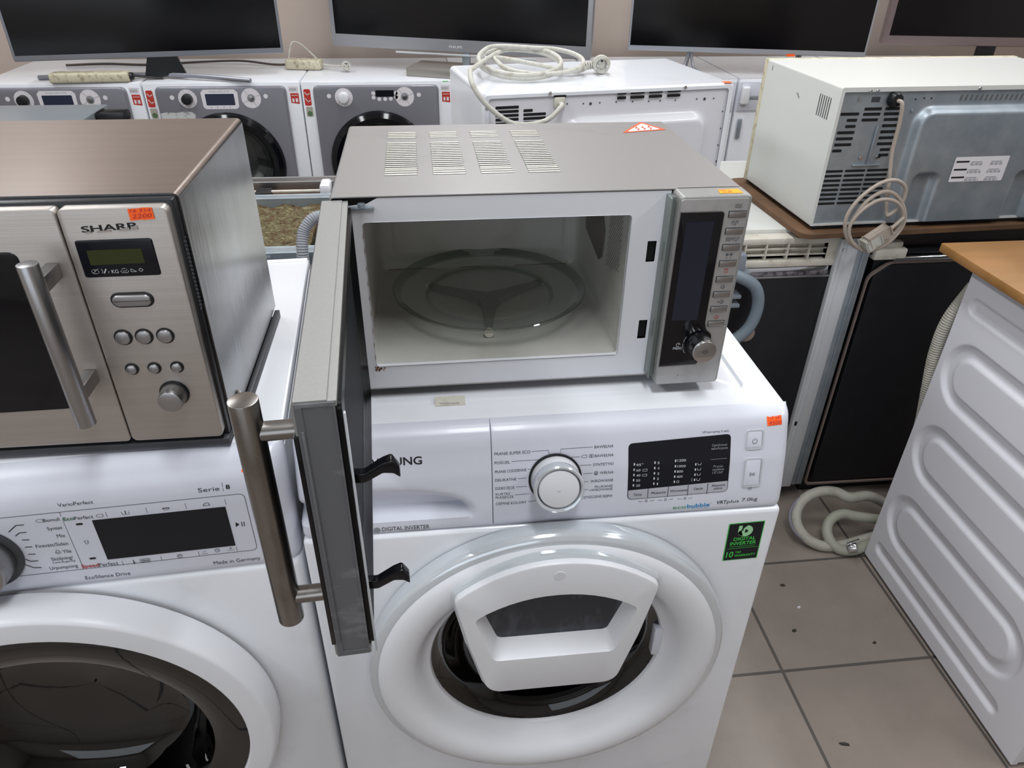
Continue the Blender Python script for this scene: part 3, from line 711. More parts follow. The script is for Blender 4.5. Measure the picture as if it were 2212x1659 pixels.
# vent strip at the right of the bezel: little slanted slots
b = N()
for i in range(18):
    z = Z0 + .155 + i * .0042
    for dy in (0, .0035): box(b, -.0005, .0012, .0135 + dy, .0160 + dy, z + dy * .6, z + .0022 + dy * .6)
obj('side_vents', b, DARK_GREY, T)
b = N(); box(b, -.4630, .0005, .004, .30, .004, Z0 + .0012, .002); obj('base_pan', b, DARK_GREY, T)
for x in (-.42, -.03):
    for y in (.04, .285):
        b = N(); cyl(b, (x, y, -.0), (x, y, .006), .012, .013, n=20, bev=.001); obj('foot', b, BLACK, T)
b = N(); box(b, .0005, .0075, .03, .320, .0, .0115, .001); lab(obj('side_base_strip', b, DARK_GREY, T), 'dark strip along the bottom of the right side')
screw('screw', T, .0032, .062, Z0 + .022, .0045, (1, 0, 0))
# control panel face
fz = lambda x, z, t: (x, -t, z + Z0)
b = N(); out = rrect(-.0985, -.0030, .0072, .2665, .006)
pillow(b, [(x, z + Z0) for x, z in out], .012, 0.0, .0013); cp = obj('control_panel', b, STEEL_H, T)
b = N(); out = fillet([(-.0912, .2000), (-.0225, .2004), (-.0228, .2373), (-.0909, .2368)], .003)
pillow(b, [(x, z + Z0) for x, z in out], .001, -.0012, .0008); dp = obj('display', b, DISPLAY, cp)
b = N(); patch(b, [(-.0828, .2126), (-.0341, .2134), (-.0339, .2280), (-.0825, .2274)], lambda x, z: (x, -.0015, z + Z0)); flat('lcd', b, LCD_G, dp)
fp = lambda x, z: (x, -.0015, z + Z0)
b = N(); text(b, "KG", -.0660, .2041, -.0600, .2041, .0038, fp)
stroke(b, rrect(-.0835, -.0775, .2043, .2080, .001), .0004, fp, closed=True); stroke(b, [(-.0825, .2050), (-.0790, .2078), (-.0775, .2090)], .0004, fp)
stroke(b, [(-.0745, .2045), (-.0738, .2065), (-.0745, .2085)], .0004, fp); stroke(b, [(-.0728, .2045), (-.0705, .2085)], .0010, fp); stroke(b, [(-.0690, .2045), (-.0684, .2062)], .0004, fp)
stroke(b, rrect(-.0565, -.0520, .2060, .2085, .0006), .0004, fp, closed=True); stroke(b, [(-.0580, .2060), (-.0565, .2043), (-.0520, .2043), (-.0505, .2060)], .0004, fp)
stroke(b, [(-.0485, .2050), (-.0435, .2050), (-.0485, .2080)], .0004, fp, closed=True)
stroke(b, [(-.0395, .2048), (-.0375, .2066), (-.0395, .2084), (-.0415, .2066)], .0004, fp, closed=True)
flat('display_lettering', b, INK_W, dp)
# worn maker lettering: the lower parts rubbed away
b = N(); text(b, "SHARP", -.0816, .2443, -.0332, .2470, .0060, lambda x, z: (x, -.0005, z + Z0), True); lt = flat('maker_lettering', b, INK_B, T); lt.parent = cp
b = N(); ff = lambda x, z: (x, -.0008, z + Z0)
for q in ([(-.0790, .2430), (-.0735, .2434), (-.0738, .2455), (-.0785, .2449)], [(-.0690, .2438), (-.0560, .2444), (-.0565, .2462), (-.0680, .2455)], [(-.0500, .2447), (-.0395, .2452), (-.0398, .2482), (-.0470, .2472)], [(-.0385, .2455), (-.0322, .2458), (-.0322, .2495), (-.0380, .2488)]): patch(b, q, ff)
flat('rubbed_patch', b, STEEL_H, lt)
def round_key(x, z, r, parent, name='button'):
    b = N(); cyl(b, (x, .001, z + Z0), (x, -.0010, z + Z0), r + .0015, n=32); k = obj(name + '_ring', b, BLACK, parent)
    b = N(); lathe(b, [(r, .001), (r, -.0022), (r * .93, -.0034), (r * .6, -.0040), (.0001, -.0042)], (x, 0, z + Z0), n=32); obj(name, b, HANDLE_L, k); return k
b = N(); out = rrect(-.0755, -.0355, .1675, .1835, .0080)
pillow(b, [(x, z + Z0) for x, z in out], .001, -.0010, .0004); k = obj('long_button_ring', b, BLACK, cp)
b = N(); pillow(b, [(x, z + Z0) for x, z in rrect(-.0735, -.0375, .1695, .1815, .006)], .001, -.0038, .0016, steps=4); obj('long_button', b, HANDLE_L, k)
for x in (-.0746, -.0547, -.0345): round_key(x, .1350, .0072, cp)
for x in (-.0758, -.0539, -.0316): round_key(x, .0981, .0052, cp, 'small_button')
b = N(); cyl(b, (-.0412, .001, .0665 + Z0), (-.0412, -.0012, .0665 + Z0), .0150, n=40); k = obj('knob_ring', b, BLACK, cp)
b = N(); cyl(b, (-.0412, .000, .0665 + Z0), (-.0412, -.0190, .0665 + Z0), .0135, .0122, n=40, bev=.0015); obj('knob', b, HANDLE_L, k)
st = sticker('price_sticker', [(-.0368, .2688 - .001), (-.0262, .2684), (-.0250, .2690), (-.0155, .2690), (-.0152, .2580), (-.0250, .2573), (-.0260, .2578), (-.0368, .2568)], lambda x, z: (x, -.0009, z + Z0 - .0025), ORANGE, cp)
b = N(); g = lambda x, z: (x, -.0012, z + Z0 - .0025); text(b, "16 314", -.0350, .2650, -.0170, .2655, .0028, g, slant=.2); text(b, "2200", -.0345, .2592, -.0175, .2600, .0040, g, slant=.3); flat('handwritten_price', b, INK_RED, st)
# door
b = N(); out = rrect(-.4610, -.0998, .0072, .2665, .005)
pillow(b, [(x, z + Z0) for x, z in out], .012, 0.0, .0013); dr = obj('door', b, STEEL_H, T)
b = N(); out = fillet([(-.4050, .0500), (-.1440, .0540), (-.1440, .2275), (-.4050, .2275)], .009)
pillow(b, [(x, z + Z0) for x, z in out], .001, -.0010, .0006); obj('door_window', b, BLACK_G, dr)
b = N(); cyl(b, (-.1165, -.0400, .0600 + Z0), (-.1165, -.0400, .2320 + Z0), .0090, n=40, bev=.0006); hd = obj('handle', b, HANDLE_L, dr)
for z in (.0925, .2085):
    b = N(); box(b, -.1225, -.1105, -.0340, -.0005, z - .0075 + Z0, z + .0075 + Z0, .0012); obj('handle_bracket', b, HANDLE_L, hd)

# ================================================================== OPEN MICROWAVE; local origin = case front, left lower corner
T = thing('microwave_oven', 'grey microwave with its door swung open showing the white cavity, on the right front washer', 'microwave', (.0665, .1122, .85), .007)
Z0 = .012
W, D, H = .4535, .303, .2417
b = N(); out = rrect(0, W, Z0, Z0 + H, .005, 4); inn = rrect(.0012, W - .0012, Z0 + .0012, Z0 + H - .0012, .004, 4)
loft(b, [[(p[0], .004, p[1]) for p in inn], [(p[0], -.002, p[1]) for p in inn], [(p[0], -.002, p[1]) for p in out], [(p[0], D, p[1]) for p in out]], caps=(False, True))
obj('casing', b, TOP_GREY, T)
for x in (.05, .40):
    for y in (.03, .27):
        b = N(); cyl(b, (x, y, 0), (x, y, Z0 - .0002), .011, .013, n=20, bev=.001); obj('foot', b, BLACK, T)
# louvre groups on the top
for k in range(4):
    x0 = .0556 + k * .0553; x1 = x0 + .038
    b = N(); z = Z0 + H
    box(b, x0 + .001, x1 - .001, .0935, .2075, z - .001, z + .0003)
    o = obj('vent_louvres', b, DARK, T)
    b = N()
    for i in range(15):
        y = .0935 + i * .00800
        box(b, x0, x1, y - .0010, y + .0012, z - .0004, z + .0016, .0007, 1)
    obj('slats', b, BRIGHT_SLAT, o)
    for (ya, n) in ((.0690, 3), (.2320, 4)):
        b = N()
        for i in range(n):
            y = ya + i * .0085; box(b, x0, x1, y, y + .0034, z - .0004, z + .0013, .0006, 1)
        obj('raised_lines', b, BRIGHT_SLAT, T)
# heat warning triangle
zt = Z0 + H + .0004
f = lambda x, y: (x, y, zt)
st = flat('heat_warning_sticker', patch(N(), fillet([(.375, .240), (.4430, .254), (.4180, .301)], .003), f), mat('red_orange_ink', 'd85a34', .5), T)
f = lambda x, y: (x, y, zt + .0003)
flat('sticker_field', patch(N(), fillet([(.3835, .2450), (.4350, .2560), (.4170, .291)], .003), f), PALE_ST, st)
b = N(); f = lambda x, y: (x, y, zt + .0006)
for i in range(3):
    x = .4015 + i * .0095; y = .2525 + i * .002; stroke(b, [(x, y), (x + .003, y + .006), (x, y + .012), (x + .003, y + .018)], .0022, f)
flat('heat_waves', b, mat('red_orange_ink', 'd85a34', .5), st)
# front frame with opening and latch slots
hole = rrect(.0320, .3292, Z0 + .0310, Z0 + .2130, .004)
h1 = rrect(.3510, .3617, Z0 + .1550, Z0 + .1810, .0008); h2 = rrect(.3520, .3627, Z0 + .0530, Z0 + .0790, .0008)
out = fillet([(.002, Z0 + .000), (W - .082, Z0 - .000), (W - .082, Z0 + .2395), (.050, Z0 + .2395), (.038, Z0 + .2330), (.002, Z0 + .2300)], [.002, .001, .001, .004, .006, .002])
b = N(); plate(b, out, [hole, h1, h2], lambda u, v, t: (u, .0 - t, v), .0012); fr = obj('front_frame', b, FRAME_W, T)
b = N(); loft(b, [[(p[0], -.0018, p[1]) for p in hole], [(p[0], .006, p[1]) for p in hole]], caps=(False, False)); obj('opening_lip', b, FRAME_W, fr)
for hh in (h1, h2):
    b = N(); plate(b, hh, [], lambda u, v, t: (u, .004, v)); obj('latch_slot', b, DARK, fr)
b = N(); box(b, .004, .052, .0022, .0032, Z0 + .2200, Z0 + .2395); obj('corner_gap', b, DARK, fr)
b = N(); box(b, .018, .046, -.0040, -.0012, Z0 + .2270, Z0 + .2310, .001); cyl(b, (.033, -.003, Z0 + .2310), (.033, -.003, Z0 + .2345), .004, n=16); obj('top_hinge', b, ZINC, T)
# cavity: open box with softly dished rear wall and side walls
b = N()
secs = [(.0060, rrect(.0300, .3312, Z0 + .0295, Z0 + .2145, .005)), (.0100, rrect(.0260, .3352, Z0 + .0275, Z0 + .2170, .008)), (.2750, rrect(.0260, .3352, Z0 + .0275, Z0 + .2170, .008)),
        (.2860, rrect(.0300, .3312, Z0 + .0300, Z0 + .2150, .010)), (.2890, rrect(.0340, .3272, Z0 + .0340, Z0 + .2110, .010)), (.2890, rrect(.0480, .3132, Z0 + .0500, Z0 + .2000, .012)), (.2940, rrect(.0530, .3082, Z0 + .0550, Z0 + .1950, .012))]
loft(b, [[(p[0], y, p[1]) for p in s] for y, s in secs], caps=(False, True))
# right wall perforation is carried by its own part
cav = obj('cavity', b, CAVITY, T)
b = N(); XW = .3346
for i in range(26):
    for j in range(9):
        y = .050 + j * .0070 + (i % 2) * .0035; z = Z0 + .098 + i * .0040
        if z - Z0 < .115 + (.07 - y) * .3: continue
        patch(b, ring2(y, z, .00125, 6)[:-1], lambda y, z: (XW - .0003, y, z))
flat('perforations', b, DARK, cav)
b = N(); poly = [(.2400, .200), (.2410, .1250), (.2050, .1390), (.1450, .1370), (.1145, .1308), (.1135, .0918), (.1500, .0900), (.2359, .0876)]
poly = [(.243, .1990), (.2060, .2000), (.165, .1790), (.1290, .1420), (.1330, .1060), (.150, .0950), (.2400, .1080)]
plate(b, [(y, Z0 + z) for y, z in poly], [], lambda u, v, t: (XW - .0004 - t, u, v), .0008); obj('mica_sheet', b, MICA, cav)
b = N()
for (x0, x1) in ((.040, .110), (.150, .180), (.235, .318)): stroke(b, [(x0, 0), ((x0 + x1) / 2, .0006), (x1, 0)], .0010, lambda x, t: (x, .2855, Z0 + .0312 + t))
stroke(b, [(0, 0), (.010, .0)], .003, lambda x, t: (.3240, .2850 - x * .2, Z0 + .0315 + x)); flat('rust_line', b, RUST, cav)
b = N()
for i in range(13):
    a = random.random(); x = .0300 + random.random() * .012; z = Z0 + .0262 + random.random() * .006; s = .0006 + random.random() * .0014
    patch(b, ring2(x, z, s, 6)[:-1], lambda x, z: (x, -.0016, z))
for i in range(9):
    z = Z0 + .04 + i * .019 + random.random() * .006; patch(b, [(.0314, z), (.0320, z), (.0320, z + .004 + random.random() * .006), (.0313, z + .003)], lambda x, z: (x, -.0020, z))
flat('chipped_corner', b, RUST, fr)
# roller support seen through the plate
cx, cy, zf = .1830, .1650, Z0 + .0277
b = N(); cyl(b, (cx, cy, zf), (cx, cy, zf + .010), .018, .014, n=24, bev=.001)
for a in (-95, 32, 148):
    a = math.radians(a); d = Vector((math.cos(a), math.sin(a), 0)); nn = Vector((-d.y, d.x, 0)); c = Vector((cx, cy, zf + .006))
    lp = []
    for s, w, h in ((.0, .014, .005), (.035, .008, .004), (.080, .0045, .003), (.096, .0045, .003)):
        p = c + d * s; lp.append([p - nn * w - Vector((0, 0, h)), p + nn * w - Vector((0, 0, h)), p + nn * w + Vector((0, 0, h)), p - nn * w + Vector((0, 0, h))])
    loft(b, lp)
ro = obj('roller_support', b, mat('grey_roller_plastic', '6f6c66', .5), T)
for a in (-95, 32, 148):
    a = math.radians(a); d = Vector((math.cos(a), math.sin(a), 0)); c = Vector((cx, cy, zf + .0065))
    b = N(); cyl(b, c + d * .096, c + d * .102, .0065, n=20, bev=.001); obj('wheel', b, CREAM, ro)
# control block
x0, x1 = W - .0808, W
b = N(); o1 = rrect(x0, x1 + .0005, Z0 + .0005, Z0 + .2417, .005)
pillow(b, o1, .0, -.0290, .003); blk = obj('control_block', b, GREY_PAINT, T)
b = N(); box(b, x0 - .0070, x0 - .0048, -.0200, -.0013, Z0 + .006, Z0 + .2365, .0008); box(b, x0 - .0048, x0 + .0005, -.0140, -.0013, Z0 + .006, Z0 + .2360); lab(obj('side_flange', b, mat('grey_green_clear_plastic', '6d7471', .3), T), 'grey green translucent flange left of the controls')
YP = -.0290
b = N(); pillow(b, rrect(x0 + .0010, x1 - .0032, Z0 + .0030, Z0 + .2385, .003), YP + .002, YP - .0010, .0006); face = obj('control_panel', b, mat('silver_panel', 'a9a8a8', .36, .55, noise=('9d9b9b', (60, 60, 60), .5, .8)), T)
g1 = [(.3727 + .0012, .0290), (.4215, .0300), (.4235, .0350), (.4250, .0440), (.4335, .0500), (.4362, .0600), (.4335, .0720), (.4260, .0790), (.4240, .0880), (.4240, .2245), (.3727 + .0012, .2245)]
b = N(); gl = fillet([(x, z + Z0) for x, z in g1], [.0005, .006, .004, .004, .008, .012, .008, .006, .004, .005, .0005])
pillow(b, gl, YP, YP - .0016, .0003); pg = obj('panel_glass', b, BLACK_G, face)
b = N(); stroke(b, gl, .0009, lambda x, z: (x, YP - .0018, z), closed=True); flat('glass_outline', b, HANDLE_L, pg)
b = N(); patch(b, [(.3817, .0923 + Z0), (.4132, .0921 + Z0), (.4136, .2136 + Z0), (.3818, .2130 + Z0)], lambda x, z: (x, YP - .0019, z)); flat('lcd', b, mat('dark_lcd_glass', '1a1e2d', .15, coat=.3), pg)
fp = lambda x, z: (x, YP - .0022, z + Z0)
b = N(); text(b, "Menu", .3886, .0526, .3992, .0526, .0036, fp); stroke(b, [(.3885, .0556), (.3990, .0556)], .0004, fp)
stroke(b, ring2(.3943, .0592, .0024, 12, 0, 300), .0005, fp); stroke(b, [(.3943, .0592), (.3958, .0605)], .0005, fp)
stroke(b, ring2(.4200, .0590, .0198, 8, 148, 170), .0005, fp); stroke(b, ring2(.4200, .0590, .0198, 8, 176, 196), .0005, fp); stroke(b, ring2(.4200, .0590, .0198, 4, 200, 216), .0005, fp)
flat('panel_lettering', b, INK_W, pg)
kz = [.2207, .2015, .1823, .1629, .1433, .1243, .1051, .0858]
kx = [.4390, .4386, .4385, .4381, .4379, .4377, .4375, .4375]
for i, (x, z) in enumerate(zip(kx, kz)):
    hw = .0097
    b = N(); box(b, x - hw - .0007, x + hw + .0007, YP - .0012, YP, z - .0039 + Z0, z + .0039 + Z0); k = obj('button_well', b, DARK_GREY, face)
    b = N(); box(b, x - hw, x + hw, YP - .0026, YP, z - .0032 + Z0, z + .0032 + Z0, .0007); obj('button', b, HANDLE_L, k)
f = lambda x, z: (x, YP - .0013, z + Z0)
b = N(); rd = N()
def waves(b, x, z, w=.0052, s=1):
    for j in (-1, 0, 1):
        zz = z + j * .0016; stroke(b, [(x - w / 2, zz - .0004), (x - w / 4, zz + .0004), (x, zz), (x + w / 4, zz - .0004), (x + w / 2, zz + .0004)], .0005, f)
def grill(b, x, z):
    stroke(b, [(x - .0034, z - .0020), (x - .0034, z + .0020), (x - .0012, z + .0020), (x - .0012, z - .0020), (x + .0010, z - .0020), (x + .0010, z + .0020), (x + .0032, z + .0020), (x + .0032, z - .0008)], .0005, f)
def flake(b, x, z):
    for a in (0, 60, 120):
        a = math.radians(a); stroke(b, [(x - .0022 * math.cos(a), z - .0022 * math.sin(a)), (x + .0022 * math.cos(a), z + .0022 * math.sin(a))], .0005, f)
    stroke(b, ring2(x, z - .0042, .0004, 6), .0004, f)
waves(b, .4384, .2299, .0075); grill(b, .4381, .2107); waves(b, .4340, .1917, .006); text(b, "+", .4372, .1905, .4390, .1905, .004, f); grill(b, .4428, .1917)
flake(b, .4358, .1735); flake(b, .4405, .1735)
stroke(rd, [(.4362, .1518), (.4362, .1542), (.4370, .1550), (.4390, .1550), (.4398, .1542), (.4398, .1518)], .0005, f, closed=True); stroke(rd, [(.4355, .1560), (.4405, .1560)], .0005, f)
for x, z in ((.4377, .1335), (.4395, .1143)): stroke(b, ring2(x, z, .0022, 14), .0005, f); stroke(b, [(x - .0004, z), (x + .0013, z - .0011)], .0005, f)
stroke(b, [(.4332, .1143), (.4362, .1143)], .0005, f); stroke(b, [(.4352, .1150), (.4362, .1143), (.4352, .1136)], .0005, f)
stroke(rd, ring2(.4369, .0941, .0022, 6), .0007, f)
text(b, "8", .4000, .0138, .4010, .0138, .0022, f); text(b, "Y", .4050, .0140, .4060, .0140, .0020, f)
flat('button_signs', b, INK, face); flat('red_button_signs', rd, INK_RED, face)
kc = (.4192, .0598 + Z0)
b = N(); cyl(b, (kc[0], YP - .001, kc[1]), (kc[0], YP - .0045, kc[1]), .0160, .0155, n=48, bev=.0005); kn = obj('knob', b, BLACK_G, face)
b = N(); cyl(b, (kc[0], YP - .003, kc[1]), (kc[0], YP - .0255, kc[1] + .0018), .0146, .0146, n=64, bev=.0008); obj('knob_body', b, mat('polished_aluminium', 'c4c4c6', .22, 1.0), kn)
b = N(); cyl(b, (kc[0], YP - .0250, kc[1] + .0018), (kc[0], YP - .0261, kc[1] + .0018), .0135, .0132, n=48, bev=.0003); obj('knob_face', b, HANDLE_L, kn)
b = N(); f2 = lambda x, z: (x, YP - .0264, z + Z0 + .0018); q = .0598; stroke(b, [(.4155, q), (.4192, q + .0026), (.4229, q), (.4192, q - .0026)], .0005, f2, closed=True); stroke(b, [(.4178, q - .0004), (.4206, q + .0006)], .0005, f2); flat('knob_sign', b, INK, kn)
# price tag on top of the control block
zt = Z0 + .2417 + .0004
f = lambda x, y: (x, y, zt)
b = N(); patch(b, [(.4180, -.0235), (.4200, -.0100), (.4440, -.0095), (.4445, -.0240)], f); st = flat('price_sticker', b, YORANGE, T)
b = N(); text(b, "1601 a", .4210, -.0150, .4330, -.0150, .0035, lambda x, y: (x, y, zt + .0003)); text(b, "2148", .4220, -.0215, .4330, -.0212, .0035, lambda x, y: (x, y, zt + .0003)); flat('handwritten_price', b, INK_RED, st)
# ---- the open door. door frame: x = thickness (outer 0 .. inner .031), -y = from hinge to free edge
DL, DZ0, DZ1 = .3786, -.0065 + Z0, .2385 + Z0
hx, hy = .0560 - .0665, .1090 - .1122
b = N(); lo = []
prof = [(.0035, DZ0), (.0295, DZ0), (.0300, DZ0 + .001), (.0300, DZ0 + .004), (.0240, DZ0 + .005), (.0240, DZ1 - .006), (.0300, DZ1 - .005), (.0300, DZ1 - .0010), (.0245, DZ1 - .0010), (.0240, DZ1), (.0035, DZ1), (.0020, DZ1 - .003), (.0020, DZ0 + .003)]
loft(b, [[(x, y, z) for x, z in prof] for y in (0, -DL)])
door = obj('door', b, GREY_PAINT, T, loc=(hx, hy, 0), rot=(0, 0, math.radians(3.18) - .007))
# free-edge cap: grey, slightly recessed with a lip at the outer side
b = N(); o1 = [(.0038, DZ0 + .001), (.0288, DZ0 + .001), (.0288, DZ1 - .0015), (.0038, DZ1 - .0015)]; o2 = [(.0085, DZ0 + .006), (.0275, DZ0 + .006), (.0275, DZ1 - .0040), (.0085, DZ1 - .0040)]
loft(b, [[(x, -DL + .001, z) for x, z in o1], [(x, -DL - .0012, z) for x, z in o1], [(x, -DL - .0012, z) for x, z in o2], [(x, -DL - .0004, z) for x, z in o2]], caps=(False, True)); obj('edge_cap', b, GREY_EDGE, door)
b = N(); box(b, .0060, .0080, -DL - .0024, -DL, DZ0 + .018, DZ1 - .022, .0006); obj('edge_rib', b, GREY_EDGE, door)
b = N(); box(b, .0005, .0036, -DL - .0016, -.010, DZ0 + .016, DZ1 - .0260, .0006); obj('outer_glass', b, BLACK_G, door)
# inner side: black frame, seal channel, perforated mesh pane, thin clear edge
def yz(y0, y1, z0, z1, r): return [(-p[0], p[1]) for p in rrect(y0, y1, z0, z1, r)]
b = N()
L0 = yz(.004, DL - .0035, DZ0 + .0045, DZ1 - .0055, .006); L1 = yz(.016, DL - .016, DZ0 + .012, DZ1 - .014, .008); L2 = yz(.026, DL - .030, DZ0 + .022, DZ1 - .024, .010); L3 = yz(.036, DL - .044, DZ0 + .032, DZ1 - .034, .010)
loft(b, [[(x, y, z) for y, z in L] for x, L in ((.0245, L0), (.0325, L0), (.0330, L1), (.0265, L2), (.0262, L3))], caps=(False, False)); inner = obj('inner_frame', b, BLACK_M, door)
b = N(); plate(b, [(y, z) for y, z in L3], [], lambda u, v, t: (.0260 - t, u, v), .001); obj('mesh_screen', b, mat('dark_mesh', '1d1f24', .5, 0, spec=.2, bump=((900, 900, 900), .6)), inner)
b = N(); box(b, .0330, .0345, -DL + .0010, -DL + .0040, DZ0 - .001, DZ1 - .012, .0003); lab(obj('clear_edge', b, mat('pale_edge', 'b9bcc0', .2), door), 'pale strip along the inner free edge')
# hooks
for zc in (.1600 + Z0, .0520 + Z0):
    b = N(); pts = [(.0300, 0), (.0400, -.0010), (.0530, .0070), (.0600, .0078), (.0650, .0010)]
    lp = []
    for (x, z), (w, h) in zip(pts, ((.0035, .0045), (.0038, .0042), (.0042, .0045), (.0048, .0058), (.0040, .0042))):
        lp.append([(x, -DL + .020 + a * w, zc + z + c * h) for a, c in ((-1, -1), (1, -1), (1, 1), (-1, 1))])
    loft(b, lp); es = list(b.edges); bmesh.ops.bevel(b, geom=es, offset=.0012, segments=2, profile=.5, affect='EDGES'); obj('latch_hook', b, BLACK_G, door)
# bar handle
hX, hY = -.0300, -DL + .020
b = N(); cyl(b, (hX, hY, DZ0 + .0290), (hX, hY, DZ1 - .0080), .0098, n=48, bev=.0006); hd = obj('handle', b, HANDLE_D, door)
for z in (DZ1 - .0340, DZ0 + .0540):
    b = N(); cyl(b, (hX, hY, z), (.0030, hY, z), .0068, n=32); obj('handle_post', b, HANDLE_D, hd)

# glass turntable resting on the rollers
zp = .85 + Z0 + .0277 + .0135
b = N(); R = .1330
pr = [(.0001, .0), (.075, .0), (.0850, .0005), (.0900, .0030), (.1150, .0035), (.1240, .0060), (.1300, .0120), (R, .0135), (R + .0012, .0150), (R, .0165), (.1290, .0150), (.1225, .0095), (.1140, .0066), (.0900, .0062), (.0840, .0036), (.0740, .0030), (.0001, .0030)]
lathe(b, pr, (0, 0, 0), axis='z', n=96)
o = obj('glass_turntable', b, [GLASS, GLASS_E], None, loc=(.0665 + .1830, .1122 + .1650, zp))
for p in o.data.polygons:
    r_ = math.hypot(p.center.x, p.center.y)
    if r_ > .1255 or .083 < r_ < .0895: p.material_index = 1
tag(o, 'round clear glass plate lying inside the open microwave', 'glass plate')
# paper scrap on the washer under the microwave
b = N(); box(b, .166, .203, .083, .104, .8502, .8508); o = obj('paper_label', b, CREAM); tag(o, 'torn paper label on the washer top, under the open microwave', 'label')
b = N(); text(b, "FERNER", .172, .0860, .196, .0850, .004, lambda x, y: (x, y, .8510)); flat('handwriting', b, INK_L, o)
# ================================================================== MICROWAVES SEEN FROM THE REAR
def slot_plate(bm, x0, x1, z0, z1, y, r=.0012): patch(bm, rrect(x0, x1, z0, z1, r, 3), lambda x, z: (x, y, z))
def emboss(x, z, x0, x1, z0, z1, r, w):
    """0 outside, 1 inside a rounded rectangle, smooth over width w"""
    cx, cz = (x0 + x1) / 2, (z0 + z1) / 2; hx, hz = (x1 - x0) / 2 - r, (z1 - z0) / 2 - r
    dx, dz = max(abs(x - cx) - hx, 0), max(abs(z - cz) - hz, 0)
    d = math.hypot(dx, dz) - r
    return 1 - sm(-w, 0, d)
# --- the white one in the middle
A2 = math.radians(9.3)
T = thing('microwave_oven', 'white microwave turned backwards with a pale cord coiled on its top', 'microwave', (.280, .773, .782), A2)
W, D, H = .5277, .300, .280
b = N(); out = rrect(0, W, .013, .013 + H, .010, 5)
loft(b, [[(p[0], -.0005, p[1]) for p in rrect(.012, W - .012, .024, .003 + H, .006, 5)], [(p[0], -.0005, p[1]) for p in rrect(.004, W - .004, .017, .009 + H, .008, 5)], [(p[0], .0035, p[1]) for p in out], [(p[0], D, p[1]) for p in out]], caps=(False, True))
obj('casing', b, ENAMEL, T)
b = N()
f = lambda x, z: (x, .004 - .017 * emboss(x, z, .160, .478, .03, H + .013 - .052, .035, .014) * (1) , z)
sheet(b, frange(.010, W - .010, 90), frange(.022, H + .005, 50), f, skirt=lambda c: (c.x, .006, c.z)); rp = obj('rear_panel', b, mat('rear_panel_white', 'd6d5da', .3, coat=.2), T, ang=60)
zt = H + .013
b = N()
for i in range(9):
    z = zt - .0250 - i * .0074; slot_plate(b, .0262 + (0), .0720, z - .0052, z, .0033)
    if i >= 1: slot_plate(b, .0815 if i != 1 else .0815, .1268 if i != 1 else .100, z - .0052, z, .0033)
for x0, x1 in ((.2715, .2906), (.2993, .3296), (.3389, .3680), (.3786, .4080)):
    for z in (-.0085, -.0175): slot_plate(b, x0, x1, zt + z - .0055 + .001, zt + z + .001, .0030 - .0032)
flat('vent_slots', b, DARK, rp)
b = N()
for x, z in ((.1694, -.0262), (.2029, -.0271), (.2371, -.0271), (.2717, -.0272), (.3068, -.0278), (.3416, -.0288), (.3665, -.0290), (.4000, -.0290), (.4477, -.0288), (.4862, -.0294), (.5114, -.0561), (.5132, -.0903), (.5136, -.1245), (.5151, -.1586)):
    patch(b, ring2(x, zt + z, .0016, 8)[:-1], lambda x, z: (x, .0030, z))
for x, z in ((.2178, -.028), (.4654, -.0295)): patch(b, ring2(x, zt + z, .0028, 10)[:-1], lambda x, z: (x, .0029, z))
flat('rivet_holes', b, DARK_GREY, rp)
for x, z in ((.1322, -.0045), (.4161, -.0045), (.0085, -.0260)): screw('screw', T, x, -.0010, zt + z, .0038)
b = N(); box(b, .141, .163, -.004, .004, zt - .031, zt - .0125, .002); obj('cord_clamp', b, CREAM, T)
b = N(); slot_plate(b, .140, .165, zt - .0135, zt - .0085, -.0012); flat('cord_opening', b, DARK, T)
st = sticker('price_sticker', [(.504, zt + .0005), (.519, zt + .0005), (.519, zt + .0006), (.504, zt + .0006)], lambda x, z: (x, 0, z), ORANGE, T)
bpy.data.objects.remove(st)
b = N(); patch(b, [(.504, -.001), (.522, -.001), (.522, .014), (.504, .014)], lambda x, y: (x, y, zt + .0004)); flat('price_sticker', b, ORANGE, T)
ca, sa = math.cos(A2), math.sin(A2)
def toL(p, o=(.280, .773, .782), c=ca, s=sa):
    x, y, z = p[0] - o[0], p[1] - o[1], p[2] - o[2]; return (x * c + y * s, -x * s + y * c, z)
zz = .782 + zt + .005
def coil(cx, cy, rx, ry, a0, a1, z0, z1, n=10, tilt=0):
    P = []
    for i in range(n + 1):
        t = i / n; a = math.radians(a0 + (a1 - a0) * t); y = cy + ry * math.sin(a)
        P.append((cx + rx * math.cos(a), y, z0 + (z1 - z0) * t + tilt * (math.sin(a) * .5 + .5)))
    return P
pts = [(.152, -.004, zt - .024), (.150, -.018, zt - .026), (.1159, -.026, zt - .0489), (.0537, -.030, zt - .0500), (.005, -.026, zt - .018), (-.020, -.016, zt + .015), (-.018, .020, zt + .034), (.002, .070, zt + .034)]
P = coil(.372, .955, .085, .085, 140, -600, zz, zz + .012, 26, .030)
Q = coil(.415, .950, .088, .070, 120, -200, zz + .012, zz + .008, 12, .026)
tail = [(.47, .94, zz + .006), (.500, .955, zz + .004), (.520, .965, zz + .010)]
path = pts + [toL(p) for p in P[1:]] + [toL(p) for p in Q[1:]] + [toL(p) for p in tail]
b = N(); tube(b, path, .0047, 10, 5); cd = obj('power_cord', b, CORD_W, T)
